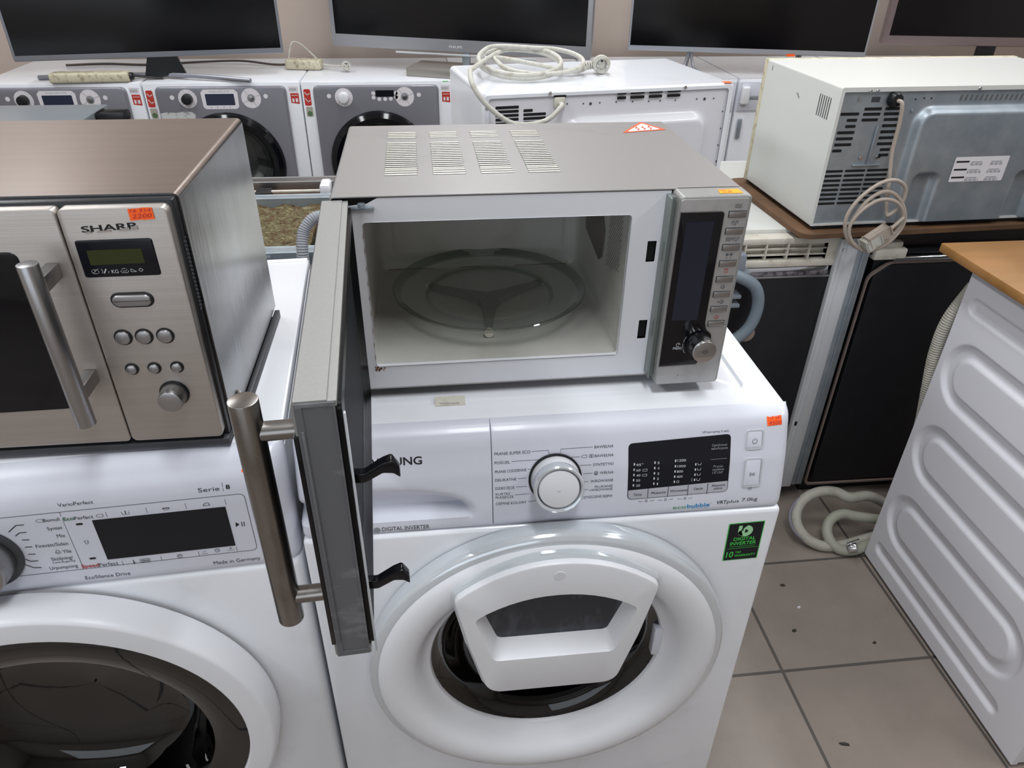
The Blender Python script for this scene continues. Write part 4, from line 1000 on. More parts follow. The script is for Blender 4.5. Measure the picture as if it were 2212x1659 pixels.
def plug(parent, c, ax, m, pins=True):
    q = Vector(ax).normalized().to_track_quat('Z', 'Y'); c = Vector(c)
    def P(r, h): return [c + q @ Vector((r * math.cos(2 * PI * i / 32), r * math.sin(2 * PI * i / 32) * (1 if abs(math.sin(2 * PI * i / 32)) < .8 else .97), h)) for i in range(32)]
    b = N(); loft(b, [P(.012, -.018), P(.0165, -.012), P(.0185, -.002), P(.0185, .010), P(.0175, .012), P(.0110, .0125), P(.0110, .009)]); pl = obj('plug', b, m, parent)
    b = N()
    for s in (-1, 1):
        o = c + q @ Vector((s * .0095, 0, .010)); cyl(b, o, o + q @ Vector((0, 0, .019)), .0024, .0022, n=14, bev=.0006)
    obj('plug_pins', b, CHROME, pl)
    b = N(); cyl(b, c + q @ Vector((0, .007, .0126)), c + q @ Vector((0, .007, .0132)), .0022, n=12); obj('earth_hole', b, DARK, pl)
    return pl
pc = toL((.545, .965, zz + .014)); plug(cd, pc, (-.25, -1, .05), CORD_W)
b = N()
for i in range(5):
    a = Vector(toL((.506 + i * .005, .962 + i * .001, zz + .009 + i * .0007))); cyl(b, a, a + Vector((.003, 0, 0)), .0075, n=14)
obj('strain_relief', b, CORD_W, cd)
# --- the large cream one on the board at the right
A3 = math.radians(1.8)
O3 = (.982, .766, .7905)
T = thing('microwave_oven', 'large cream microwave turned backwards, grey rear panel facing out, on the thin brown board', 'microwave', O3, A3)
W, D, H = .640, .335, .281
Zb = .0095
b = N(); out = rrect(0, W, Zb, Zb + H, .004, 4); i1 = rrect(.007, W - .007, Zb + .004, Zb + H - .0085, .003, 4)
loft(b, [[(p[0], .006, p[1]) for p in i1], [(p[0], -.0005, p[1]) for p in i1], [(p[0], -.0005, p[1]) for p in out], [(p[0], D, p[1]) for p in out]], caps=(False, True)); obj('casing', b, OFFWHITE, T)
b = N(); box(b, -.0015, W + .002, D - .006, D + .010, Zb - .001, Zb + H + .0008, .002); obj('front_edge', b, YELLOWED, T)
def rear(x, z):
    zz = z - Zb
    e = emboss(x, zz, .172, .90, -.06, .2440, .035, .014)
    y = .0045 - .016 * e
    for a0, a1 in ((.200, .262), (.440, .502)): y += .016 * emboss(x, zz, a0, a1, -.05, .1130, .020, .012) * e
    return (x, y, z)
b = N(); sheet(b, frange(.007, W - .007, 130), frange(Zb + .004, Zb + H - .009, 70), rear, skirt=lambda c: (c.x, .0065, c.z)); rp = obj('rear_panel', b, ZINC, T, ang=60)
b = N(); g = lambda x, z: (x, .0040, z + Zb)
for xs, zs in (((.060, .097), (.2420, .2320)), ((.105, .143), (.2420, .2320)), ((.0115, .051), (.2330,)), ((.028, .050), (.2210, .2090)), ((.060, .095), (.2210,)), ((.108, .144), (.2210, .2090, .197, .185, .173)), ((.014, .051), (.197, .185, .173)), ((.013, .033), (.161,)), ((.118, .140), (.161, .150)), ((.120, .124), (.147,))):
    for z in zs: patch(b, rrect(xs[0], xs[1], z - .0058, z, .0012, 2), g)
for i in range(8):
    z = .1185 - i * .0098
    for a0, a1 in ((.0100, .0480), (.0530, .0980), (.1020, .1500)): patch(b, rrect(a0, a1, z - .0050, z, .0012, 2), g)
for x, z in ((.183, .258), (.199, .2575), (.165, .256)): patch(b, ring2(x, z, .0018, 8)[:-1], g)
flat('vent_slots', b, DARK, rp)
b = N()
for i in range(32):
    x = .262 + i * .0112; patch(b, [(x, .2510), (x + .0045, .2525), (x + .0060, .2640), (x + .0015, .2625)], g)
flat('top_slots', b, mat('slot_shadow_metal', '5c5f5c', .6), rp)
b = N(); box(b, .0950, .0985, -.0005, .004, .127 + Zb, .208 + Zb, .001); box(b, .0640, .1260, -.0005, .004, .1265 + Zb, .1295 + Zb, .001); obj('embossed_rib', b, ZINC, rp)
for x, z in ((.060, .274), (.075, .274), (.0785, .1430), (.1150, .1430), (.1640, .2340), (.295, .276), (.043, .259)): screw('screw', T, x, -.0012 if z > .27 else .003, z + Zb, .0034)
b = N(); patch(b, [(.070, .2520), (.088, .2520), (.088, .2620), (.070, .2620)], g); flat('terminal_recess', b, DARK_GREY, rp)
b = N(); cyl(b, (.1165, .004, .2575 + Zb), (.1165, -.012, .2575 + Zb), .0155, .0125, n=24, bev=.003); obj('cord_grommet', b, BLACK, T)
yy = -.0122
b = N(); patch(b, rrect(.2850, .4100, .0905, .1430, .003), lambda x, z: (x, yy, z + Zb)); st = flat('rating_sticker', b, PALE_ST, T)
b = N(); b2 = N()
for r_ in range(3):
    z = .1330 - r_ * .0165
    stroke(b, [(.290, z), (.318, z)], .0034, lambda x, z: (x, yy - .0004, z + Zb))
    for xa in (.322, .368):
        for i in range(16):
            if (i * 7 + r_) % 5: stroke(b2, [(xa + i * .0020, z - .008), (xa + i * .0020, z - .0035)], .0011, lambda x, z: (x, yy - .0004, z + Zb))
        stroke(b2, [(xa + .002, z - .001), (xa + .026, z - .001)], .0014, lambda x, z: (x, yy - .0004, z + Zb))
flat('sticker_bars', b, INK_B, st); flat('sticker_barcode', b2, INK_L, st)
b = N()
for i in range(6):
    y = .030 + i * .0085; patch(b, [(y, .214), (y + .0030, .214), (y + .0030, .2560), (y, .2560)], lambda y, z: (-.0004, y, z + Zb))
flat('side_slots', b, DARK_GREY, T)
b = N(); patch(b, [(.300, .262), (.304, .262), (.305, .2700), (.302, .273)], lambda y, z: (-.0004, y, z + Zb)); patch(b, [(.155, .232), (.166, .240), (.172, .239), (.160, .230)], lambda y, z: (-.0004, y, z + Zb)); flat('side_marks', b, mat('scrape_grey', '8b8c8a', .6), T)
cord = [(.1165, -.010, .2575), (.1215, -.020, .252), (.1260, -.022, .215), (.1270, -.024, .160), (.1330, -.034, .100), (.1350, -.040, .066), (.1400, -.046, .040)]
lo = [(.1500, -.050, .030), (.168, -.052, .052), (.166, -.054, .085), (.140, -.056, .104), (.105, -.056, .100), (.068, -.056, .070), (.050, -.056, .030), (.062, -.056, -.012), (.098, -.056, -.040), (.140, -.056, -.036), (.172, -.056, -.006), (.176, -.058, .030), (.150, -.060, .060), (.110, -.060, .066), (.074, -.060, .042), (.060, -.060, .008), (.078, -.060, -.026), (.118, -.060, -.046), (.160, -.058, -.030), (.184, -.056, .006), (.178, -.054, .040), (.150, -.052, .072), (.118, -.052, .080), (.085, -.054, .060), (.064, -.056, .022)]
lo = [(x - .006, y, z + .008) for x, y, z in lo]
b = N(); tube(b, [(x, y, z + Zb) for x, y, z in cord + lo], .0040, 10, 6); cd = obj('power_cord', b, CORD_B, T)
b = N(); tube(b, [(.170, -.062, .045), (.150, -.063, .024), (.128, -.066, .008)], .0040, 10, 4); obj('cord_end', b, CORD_B, cd)
b = N()
q = (Vector((.095, -.060, -.014)) - Vector((.150, -.055, .022))).normalized(); Mx = q.to_track_quat('X', 'Z').to_matrix().to_4x4(); Mx.translation = Vector((.118, -.068, .0 + Zb))
box(b, -.024, .024, -.010, .010, -.008, .008, .004, 3, M=Mx); pl = obj('plug', b, CORD_B, cd)
b = N(); Mx = Mx.copy(); Mx.translation = Vector((.106, -.069, -.012 + Zb)); box(b, -.016, .016, -.013, .013, -.009, .009, .003, 2, M=Mx); obj('plug_body', b, CORD_W, pl)
# board beneath it
b = N(); out = fillet([(-.028, -.026), (.80, -.012), (.80, .375), (-.034, .375)], .030)
loft(b, [[(x, y, z) for x, y in out] for z in (0, .0105)]); o = obj('board', b, BOARD, None, loc=(.985, .767, .7798), rot=(0, 0, A3)); tag(o, 'thin brown board under the cream microwave at the right', 'board')
b = N(); box(b, .012, .630, .004, .360, .0004, .0066, .002); lab(obj('base_feet', b, BLACK, T), 'black underside showing below the casing')

# ================================================================== BUILT-IN DISHWASHERS BEHIND THE FRONT WASHERS
def dishwasher(label, x0, x1, y0=.78, y1=1.33, top=.772, px=0.0):
    t = thing('dishwasher', label, 'dishwasher', (x0, y0, 0), 0, None)
    w = x1 - x0; d = y1 - y0
    b = N(); box(b, .018 + px, w - .018, .012, d - .02, .09, top - .045, .004); obj('tub', b, BITUMEN, t)
    b = N(); box(b, .01 + px, w - .01, .03, d - .02, 0, .09, .002); obj('base', b, BLACK, t)
    for x in (px, w - .022):
        b = N(); box(b, x, x + .022, d - .03, d, .05, top - .012, .002); obj('rear_post', b, ZINC, t)
    return t, w, d
t, w, d = dishwasher('uncovered dishwasher with shaggy brown felt between metal rails, seen between the foreground microwaves', -.665, -.068, y0=.735, y1=1.29)
# felt lining
random.seed(3)
b = N()
hh = {}
def felt(x, y): return (x, y, .750 + .004 * math.sin(x * 90 + 2 * math.sin(y * 60)) * math.sin(y * 110) + .004 * random.random())
sheet(b, frange(.02, w - .02, 150), frange(.085, .395, 90), felt, skirt=lambda c: (c.x, c.y, .735))
FELT = mat('shaggy_felt', '5e543c', .95, noise=('73684a', (30, 75, 40), .50, .62), bump=((160, 320, 160), 1.0))
def felt_mat():
    m = FELT; nt = m.node_tree; bs = nt.nodes['Principled BSDF']; L = nt.links.new
    tc = nt.nodes.new('ShaderNodeTexCoord'); mp = nt.nodes.new('ShaderNodeMapping'); mp.inputs['Scale'].default_value = (60, 130, 60); L(tc.outputs['Object'], mp.inputs[0])
    n = nt.nodes.new('ShaderNodeTexNoise'); n.inputs['Scale'].default_value = 1; n.inputs['Detail'].default_value = 5; n.inputs['Distortion'].default_value = 1.2; L(mp.outputs[0], n.inputs['Vector'])
    r = nt.nodes.new('ShaderNodeValToRGB'); e = r.color_ramp.elements; e[0].position = .30; e[0].color = (*lin('2e251b'), 1); e[1].position = .70; e[1].color = (*lin('858062'), 1)
    for p, c in ((.42, '59422c'), (.50, '535038'), (.58, '6a6044')): x = e.new(p); x.color = (*lin(c), 1)
    L(n.outputs['Fac'], r.inputs[0]); L(r.outputs[0], bs.inputs['Base Color'])
felt_mat(); obj('felt_lining', b, FELT, t)
def rail(name, x0, x1, y0, y1, z, parent, m=ZINC):
    b = N(); prof = [(y0, z - .030), (y0, z - .002), (y0 + .002, z), (y0 + (y1 - y0) * .35, z), (y0 + (y1 - y0) * .42, z - .006), (y1 - .002, z - .006), (y1, z - .004), (y1, z - .030)]
    loft(b, [[(x, y, zz) for y, zz in prof] for x in (x0, x1)]); return obj(name, b, m, parent)
rail('front_rail', 0, w, .045, .088, .772, t); rail('middle_rail', 0, w, .388, .428, .772, t); rail('rear_rail', 0, w, .498, .552, .778, t, HANDLE_L)
b = N(); box(b, .02, w - .02, .004, .045, .735, .752, .001); obj('front_channel', b, DARK_GREY, t)
b = N(); box(b, .0, w, -.0, .005, .60, .760, .001); obj('front_strip', b, BLACK, t)
b = N(); box(b, .498, .507, .008, .042, .7525, .7600, .002); obj('spring_clip', b, CHROME, t)
b = N(); box(b, .02, w - .02, .455, .464, .762, .768, .002); obj('thin_rod', b, CREAM, t)
b = N(); box(b, .410, .447, .432, .476, .7400, .7700, .002); obj('black_clip', b, BLACK, t)
b = N(); box(b, .567, .592, .440, .500, .745, .7840, .006); obj('white_block', b, WHITE_P, t)
b = N(); box(b, .02, w - .02, .43, .50, .735, .748, .001); obj('rear_tray', b, BOARD, t)
b = N(); tube(b, [(.590, -.034, .02), (.588, -.030, .30), (.590, -.028, .60), (.592, -.040, .74), (.592, -.052, .803), (.598, -.034, .846), (.625, -.020, .868), (.660, -.015, .850), (.690, -.020, .790), (.700, -.028, .70), (.700, -.03, .5)], .0118, 16, 10, corr=.13, pitch=.0045); o = obj('drain_hose', b, RUBBER_G, None, loc=(-.665, .735, 0)); tag(o, 'grey corrugated hose arching up behind the open microwave door', 'hose')

t, w, d = dishwasher('dishwasher mostly hidden behind the open microwave, carrying the white backward microwave', -.062, .528, y0=.76, y1=1.315)
b = N(); box(b, 0, w, .0, d, .742, .772, .004); obj('top_cover', b, OFFWHITE, t)
b = N(); box(b, 0, w, -.004, .004, .10, .740, .002); obj('side_panel', b, BITUMEN, t)

t, w, d = dishwasher('dishwasher with black side and cream plastic fascia frame, just right of the open microwave', .532, 1.118, y0=.78, y1=1.33)
x0 = .532
b = N(); box(b, 0, w - .01, .030, d, .745, .7785, .004); obj('top_cover', b, OFFWHITE, t)
b = N(); patch(b, [(.300, .095), (.352, .092), (.362, .140), (.305, .145)], lambda x, y: (x, y, .7789)); o = flat('paper_note', b, PALE_ST, t)
b = N()
for i in range(6): stroke(b, [(.306 + i * .001, .101 + i * .007), (.346 + i * .001, .099 + i * .007)], .0012, lambda x, y: (x, y, .7792))
flat('note_lines', b, INK_L, o)
b = N(); box(b, 0, w - .01, -.002, .010, .09, .690, .003); obj('side_panel', b, BITUMEN, t)
# ribbed plastic fascia with open pockets
b = N()
box(b, .10, w - .040, -.004, .030, .755, .7700, .003); box(b, .10, w - .040, .012, .030, .700, .760, .001); box(b, .10, w - .045, -.006, .020, .7020, .7180, .003)
for x in (.322, .370, .420, .470, .512): box(b, x, x + .003, -.003, .014, .716, .757, .0005)
for z in (.728, .742): box(b, .325, .512, -.001, .014, z, z + .0025, .0005)
box(b, .512, w - .040, -.004, .014, .716, .757, .002)
obj('fascia_frame', b, CREAM, t)
b = N(); box(b, .10, w - .060, -.004, .006, .6905, .7015, .002); obj('chrome_strip', b, CHROME, t)
b = N(); box(b, .10, w - .050, -.004, .004, .674, .6800, .0015); obj('lower_trim', b, HANDLE_L, t)
b = N(); box(b, .10, w - .058, -.003, .001, .680, .6905, .0005); obj('dirty_strip', b, mat('dirty_lilac_grey', '8a848a', .3, .4, noise=('3a3840', (50, 50, 50), .45, .6)), t)
# corner post: folded white and zinc channel
b = N(); box(b, w - .052, w - .046, -.016, .0, .055, .768, .001); box(b, w - .046, w - .006, -.012, .0, .055, .768, .001); box(b, w - .034, w - .032, -.0145, -.011, .06, .766, .0005); pst = obj('corner_post', b, mat('pale_galvanised', 'c6c8cb', .4, .1), t)
b = N(); box(b, w - .0055, w + .028, -.006, .012, .055, .764, .001); box(b, w + .010, w + .014, -.010, -.005, .06, .76, .001); obj('zinc_channel', b, ZINC, pst)
screw('screw', pst, w - .044 + .004, -.0125, .742, .004)
b = N(); patch(b, rrect(w - .044, w - .037, .262, .2750, .001), lambda x, z: (x, -.0165 + .004, z)); flat('punched_hole', b, DARK, pst)
b = N(); tube(b, [(.270, -.010, .700), (.300, -.030, .698), (.345, -.035, .672), (.362, -.035, .625), (.352, -.035, .570), (.318, -.030, .530), (.27, -.020, .50)], .0135, 18, 10); obj('drain_hose', b, RUBBER_B, t)
b = N(); box(b, .270, .318, -.030, -.003, .690, .745, .004); box(b, .275, .332, -.034, -.004, .700, .706, .002); obj('hose_fitting', b, BLUEGREY, t)
for z in (.646, .624):
    b = N(); box(b, .275, .320, -.034, .000, z - .004, z + .004, .001); obj('fitting_fin', b, BLUEGREY, t)
b = N(); cyl(b, (.364, -.003, .5360), (.364, -.009, .5360), .0200, n=24, bev=.002); k = obj('round_washer', b, mat('pinkish_beige_plastic', '9b8a80', .5), t); screw('screw', k, .362, -.009, .5360, .005)

t, w, d = dishwasher('dishwasher with rounded black side panel under a chrome rail, left of the ribbed side panel', 1.122, 1.740, y0=.78, y1=1.33, px=.034)
b = N(); out = fillet([(.052, .060), (.60, .055), (.60, .7000), (.090, .7000), (.052, .672)], [.014, 0, 0, .02, .02])
pillow(b, out, .010, -.002, .002); obj('side_panel', b, BITUMEN, t)
b = N(); o2 = [(.034, .048), (.60, .040), (.60, .7060), (.080, .7060), (.037, .672)]; o2 = fillet(o2, [.018, 0, 0, .03, .03])
loft(b, [[(x, .002, z) for x, z in o2], [(x, -.004, z) for x, z in o2], [(x, -.004, z) for x, z in sc(o2, .984, (.32, .38))], [(x, .0, z) for x, z in sc(o2, .980, (.32, .38))]], caps=(False, False)); obj('panel_edging', b, mat('pinkish_edging', '8c7d76', .4, .3), t)
b = N(); cyl(b, (.085, -.004, .7130), (.610, -.004, .7150), .0065, n=20, bev=.001); obj('chrome_rail', b, CHROME, t)
b = N(); box(b, .032, .62, .0, d, .722, .735, .002); obj('top_frame', b, BLACK, t)
b = N(); box(b, .035, .112, -.010, .030, .712, .738, .004); box(b, .050, .105, .0, .060, .736, .752, .006); obj('white_corner_block', b, CREAM, t)
b = N(); box(b, .032, .62, .015, d, .7355, .7790, .003); obj('dark_worktop', b, mat('dark_brown_top', '2a2422', .5), t)

# grey slab and hinge left, in front of the first graphite washer
T = thing('cooker', 'grey topped cooker with a black hinge block, half hidden behind the closed steel microwave', 'cooker', (-1.75, 1.56, 0))
b = N(); box(b, 0, .86, 0, .50, .03, .775, .004); obj('body', b, OFFWHITE, T)
b = N(); box(b, -.002, .862, -.004, .50, .775, .800, .004); obj('top_slab', b, mat('grey_slab', '8d949a', .35, .3), T)
b = N(); box(b, .862, .955, .37, .43, .770, .800, .006); box(b, .868, .876, .372, .428, .800, .8025, .001); obj('hinge_block', b, BLACK, T)
b = N(); box(b, .05, .80, .02, .45, 0, .03); obj('plinth', b, BLACK, T)

# ================================================================== THE ROW OF WASHERS ALONG THE WALL
YW, HW = 2.43, .800
def graphite_washer(X0, label, knob_dark=True, buttons=False):
    t = thing('washing_machine', label, 'washing machine', (X0, YW, 0), 0, 'graphite washers by the wall')
    w = .588
    b = N(); box(b, 0, w, .004, .55, .03, HW, .006); body = obj('cabinet', b, ENAMEL, t)
    c = N(); cyl(c, (.290, -.05, .488), (.290, .25, .488), .170, n=48); carve(body, [c])
    b = N(); out = fillet([(.050, .10), (.535, .10), (.535, .786), (.046, .786)], [.01, .01, .022, .022]); pillow(b, out, .006, -.010, .006)
    fpn = obj('front_panel', b, AQ_GREY, t); c = N(); cyl(c, (.290, -.05, .488), (.290, .05, .488), .175, n=48); carve(fpn, [c])
    b = N(); box(b, .05, w - .05, .05, .50, 0, .03); obj('plinth', b, BLACK, t)
    b = N(); lathe(b, [(.2030, -.008), (.2040, -.013), (.1980, -.026), (.1800, -.034), (.1600, -.030), (.1520, -.014), (.1500, .01)], (.290, 0, .488), n=72); dr = obj('door', b, BLACK_G, t)
    b = N(); lathe(b, [(.1530, -.012), (.1400, .004), (.1250, .030), (.1150, .07), (.08, .085), (.0001, .09)], (.290, 0, .488), n=48); obj('door_glass', b, SMOKE, dr)
    b = N(); lathe(b, [(.150, .06), (.162, .08), (.162, .235), (.150, .245), (.0001, .242)], (.290, 0, .488), n=48); dm = obj('drum', b, mat('bright_drum_steel', 'b4b4b0', .25, 1.0), t)
    b = N()
    for k in range(3):
        a = math.radians(90 + 120 * k); dx, dz = math.cos(a), math.sin(a); nx_, nz_ = -dz, dx
        lp = []
        for y, ww, h in ((.085, .030, .030), (.15, .040, .050)):
            c0 = Vector((.290 + dx * .160, y, .488 + dz * .160)); c1 = Vector((.290 + dx * (.160 - h - .05), y, .488 + dz * (.160 - h - .05)))
            nn = Vector((nx_, 0, nz_)); lp.append([c0 - nn * ww, c1 - nn * ww * .4, c1 + nn * ww * .4, c0 + nn * ww])
        loft(b, lp)
    obj('drum_paddles', b, mat('bright_paddle_steel', 'd2d2ce', .25, .6), dm)
    f = lambda x, z: (x, -.0104, z)
    b = N(); patch(b, ring2(.1625, .7430, .0345, 28)[:-1], f)
    if buttons:
        for x, z in ((.278, .757), (.278, .741), (.300, .735), (.323, .735), (.345, .736), (.366, .742), (.366, .757)): patch(b, ring2(x, z, .0075, 14)[:-1], f)
    else:
        o = fillet([(.216, .712), (.225, .704), (.340, .704), (.350, .712), (.352, .765), (.340, .776), (.225, .776), (.214, .765)], .006); patch(b, o, f)
    patch(b, ring2(.4000, .7430, .0370, 28)[:-1], f)
    for x, z in ((.1060, .7480), (.4560, .7500)): patch(b, ring2(x, z, .0085, 14)[:-1], f)
    dial = flat('dial_print', b, PALE_ST, t)
    b = N(); f2 = lambda x, z: (x, -.0107, z)
    patch(b, rrect(.229, .337, .718, .760, .003) if not buttons else rrect(.287, .358, .744, .768, .002), f2)
    lcd = flat('display', b, LCD if not buttons else DISPLAY, t)
    b = N()
    text(b, "AQUALTIS", .2450 if not buttons else .292, .7660 if not buttons else .7720, .3220 if not buttons else .354, .7660 if not buttons else .7720, .0060 if not buttons else .0040, f2)
    patch(b, ring2(.4000, .7430, .0150, 18)[:-1], f2)
    for a in (20, 130, 210, 300):
        a = math.radians(a); stroke(b, [(.400 + .016 * math.cos(a), .743 + .016 * math.sin(a)), (.400 + .036 * math.cos(a), .743 + .036 * math.sin(a))], .0014, f2)
    for x in (.245, .268, .292, .315):
        if not buttons: patch(b, ring2(x, .7100, .0026, 6)[:-1], f2)
    for i in range(16):
        a = 2 * PI * i / 16; stroke(b, [(.1625 + .027 * math.cos(a), .743 + .027 * math.sin(a)), (.1625 + .031 * math.cos(a), .743 + .031 * math.sin(a))], .0012, f2)
    flat('dial_marks', b, INK_L, dial)
    b = N(); cyl(b, (.1625, -.010, .743), (.1625, -.034, .743), .0205, .0185, n=32, bev=.002); kn = obj('programme_knob', b, BLACK if knob_dark else WHITE_P, t)
    b = N(); cyl(b, (.400, -.010, .743), (.400, -.0150, .743), .0100, n=20, bev=.001); obj('centre_button', b, HANDLE_L, t)
    return t
def side_stickers(t, left=True, right=0):
    f = lambda x, z: (x, .0036, z)
    if left:
        s = flat('red_sticker', patch(N(), rrect(.008, .034, .710, .772, .006), f), RED_ST, t)
        b = N(); stroke(b, [(.012, .760), (.020, .750), (.030, .756)], .003, lambda x, z: (x, .0033, z)); stroke(b, [(.012, .738), (.022, .724), (.030, .730)], .003, lambda x, z: (x, .0033, z)); flat('sticker_print', b, PALE_ST, s)
        s = flat('grey_sticker', patch(N(), rrect(.010, .036, .668, .706, .004), f), mat('dull_paper', 'a8a398', .6), t)
        flat('green_spot', patch(N(), ring2(.023, .680, .0100, 14)[:-1], lambda x, z: (x, .0033, z)), mat('dull_green', '54704e', .6), s)
    if right:
        s = flat('white_barcode_sticker', patch(N(), [(.544, .762), (.580, .760), (.580, .782), (.544, .783)], f), PALE_ST, t)
        b = N()
        for i in range(9): stroke(b, [(.548 + i * .003, .766), (.548 + i * .003, .776)], .0014, lambda x, z: (x, .0033, z))
        flat('barcode', b, INK_L, s)
        s = flat('red_shop_sticker', patch(N(), [(.548, .718 + right * .003), (.580, .717), (.580, .757), (.548, .758)], f), RED_ST, t)
        b = N(); patch(b, [(.553, .724), (.561, .724), (.561, .738), (.553, .738)], lambda x, z: (x, .0033, z)); patch(b, [(.566, .724), (.575, .724), (.575, .738), (.566, .738)], lambda x, z: (x, .0033, z)); stroke(b, [(.552, .749), (.576, .749)], .002, lambda x, z: (x, .0033, z)); flat('sticker_print', b, PALE_ST, s)
t = graphite_washer(-1.487, 'graphite fronted washer leftmost in the wall row, only its control strip showing'); side_stickers(t, False, 1)
t = graphite_washer(-.8935, 'graphite fronted washer with a black knob and a torn white sticker above its door'); side_stickers(t, True, 1)
b = N(); pl = [(.050, .690), (.072, .694), (.110, .692), (.140, .696), (.168, .694), (.180, .684), (.176, .668), (.150, .655), (.120, .652), (.060, .652), (.052, .668)]
patch(b, pl, lambda x, z: (x, -.0106, z)); flat('torn_sticker', b, mat('torn_paper', 'c3c4c4', .7, noise=('86878a', (60, 60, 60), .5, .65)), t)
t = graphite_washer(-.3020, 'graphite fronted washer in the wall row with a white knob, behind the open microwave', False, True); side_stickers(t, True, 1)
flat('green_dot_sticker', patch(N(), [(.552, .796), (.575, .796), (.575, .7985), (.552, .7985)], lambda x, z: (x, .0036, z)), GREEN_ST, t)
def white_washer(X0, label, brand=None):
    t = thing('washing_machine', label, 'washing machine', (X0, YW, 0), 0, 'white washers by the wall')
    w = .585
    b = N(); box(b, 0, w, .0, .55, .03, HW - .004, .006); body = obj('cabinet', b, ENAMEL, t)
    c = N(); cyl(c, (.29, -.05, .40), (.29, .2, .40), .15, n=40); carve(body, [c])
    b = N(); box(b, .003, w - .003, -.004, .002, .668, HW - .012, .003); cp = obj('control_panel', b, PANEL_W, t)
    b = N(); box(b, .010, .150, -.0065, -.003, .674, .785, .003); dd = obj('detergent_drawer', b, PANEL_W, t)
    b = N(); box(b, .025, .120, -.0085, -.0060, .7180, .7320, .002); obj('drawer_grip', b, ZINC, dd)
    b = N(); cyl(b, (.300, -.004, .730), (.300, -.026, .730), .026, .024, n=32, bev=.002); obj('programme_knob', b, WHITE_P, t)
    b = N(); box(b, .360, .520, -.0048, -.003, .710, .750, .001); obj('display', b, DISPLAY, t)
    b = N(); lathe(b, [(.190, .001), (.192, -.012), (.180, -.022), (.155, -.024), (.145, -.01), (.145, .01)], (.29, 0, .40), n=56); dr = obj('door', b, WHITE_P, t)
    b = N(); lathe(b, [(.147, -.006), (.12, .03), (.0001, .06)], (.29, 0, .40), n=40); obj('door_glass', b, BLACK_G, dr)
    b = N(); box(b, .05, w - .05, .05, .50, 0, .03); obj('plinth', b, BLACK, t)
    b = N(); box(b, 0, w, .004, .55, HW - .004, HW); obj('top_panel', b, ENAMEL, t)
    if brand:
        b = N(); text(b, brand, .040, .7640, .095, .7640, .0075, lambda x, z: (x, -.0068, z), True); flat('maker_lettering', b, INK_RED, dd)
        b = N(); stroke(b, ring2(.028, .7675, .0050, 14), .0012, lambda x, z: (x, -.0068, z)); stroke(b, [(.026, .764), (.026, .771)], .001, lambda x, z: (x, -.0068, z)); stroke(b, [(.030, .764), (.030, .771)], .001, lambda x, z: (x, -.0068, z)); flat('round_emblem', b, INK_L, dd)
    return t
white_washer(.2880, 'white washer in the wall row with red lettering, left of the backward white microwave', 'BOSCH')
white_washer(.8820, 'white washer in the wall row, mostly hidden behind the white backward microwave')
t = white_washer(1.4760, 'white washer in the wall row, seen in the gap between the two backward microwaves')
b = N(); box(b, .010, .044, -.030, -.004, .700, .772, .008, 3); obj('curved_handle', b, WHITE_P, t)
b = N(); box(b, .018, .036, -.012, -.003, .560, .640, .002); obj('grey_slot', b, ZINC, t)
white_washer(2.0700, 'white washer in the wall row, mostly hidden behind the cream microwave')
# white plastic block standing in for a dishwasher edge behind the row
b = N(); box(b, 1.02, 1.34, 1.36, 1.42, .0, .755, .006); o = obj('white_plastic_block', b, WHITE_P, None); tag(o, 'low white plastic block in the gap between the two backward microwaves', 'box')

# ================================================================== TELEVISIONS ON THE ROW
def tv(label, L, R, ztop, fw, fb, frame, depth, stand, name='television', z0=.880):
    L = Vector((L[0], L[1])); R = Vector((R[0], R[1])); w = (R - L).length; a = math.atan2(R.y - L.y, R.x - L.x)
    t = thing(name, label, 'television', (L.x, L.y, HW), a)
    z0 = z0 - HW; h = ztop
    b = N(); out = rrect(0, w, z0, z0 + h, .006)
    pillow(b, out, depth, 0, .003); fr = obj('frame', b, frame, t)
    b = N(); sx0, sx1, sz0, sz1 = fw, w - fw, z0 + fb, z0 + h - fw
    loft(b, [[(p[0], -.0004, p[1]) for p in rrect(sx0 - .002, sx1 + .002, sz0 - .002, sz1 + .002, .001)], [(p[0], -.0006, p[1]) for p in rrect(sx0, sx1, sz0, sz1, .001)]], caps=(False, True)); obj('screen', b, SCREEN, t)
    b = N(); box(b, w * .2, w * .8, depth - .002, depth + .030, z0 + .05, z0 + h * .7, .01); obj('rear_housing', b, BLACK, t)
    stand(t, w, z0, depth)
    return t
def stand1(t, w, z0, d):
    cx = w * .525
    b = N(); loft(b, [[(cx + sx * ww, d / 2 + sy_ * .014, zz) for sx, sy_ in ((-1, -1), (1, -1), (1, 1), (-1, 1))] for ww, zz in ((.050, z0 + .01), (.075, .012))]); s = obj('stand', b, BLACK, t)
    for tx, ty in ((.31, -.165), (-.46, .080)):
        b = N(); tube(b, [(cx, d / 2, .014), (cx + tx * .4, d / 2 + ty * .4, .015), (cx + tx, d / 2 + ty, .009)], .0085, 10, 4); obj('stand_leg', b, TV_DARKS, s)
tv('wide television with thin grey frame on splayed legs, leftmost of the televisions', (-1.305, 2.40), (-.372, 2.585), .56, .012, .022, TV_DARKS, .032, stand1)
def stand2(t, w, z0, d):
    cx = w * .535
    b = N(); box(b, cx - .016, cx + .016, .004, .020, .012, z0 + .01, .002); s = obj('stand', b, ZINC, t)
    b = N(); box(b, cx - .215, cx + .13, -.120, .060, .0005, .0340, .003); obj('stand_base', b, mat('brushed_base', '9a958e', .35, .6), s)
    b = N(); box(b, cx - .30, cx + .30, -.012, -.004, z0 - .012, z0 - .004, .003); obj('acrylic_lip', b, BEZEL, t)
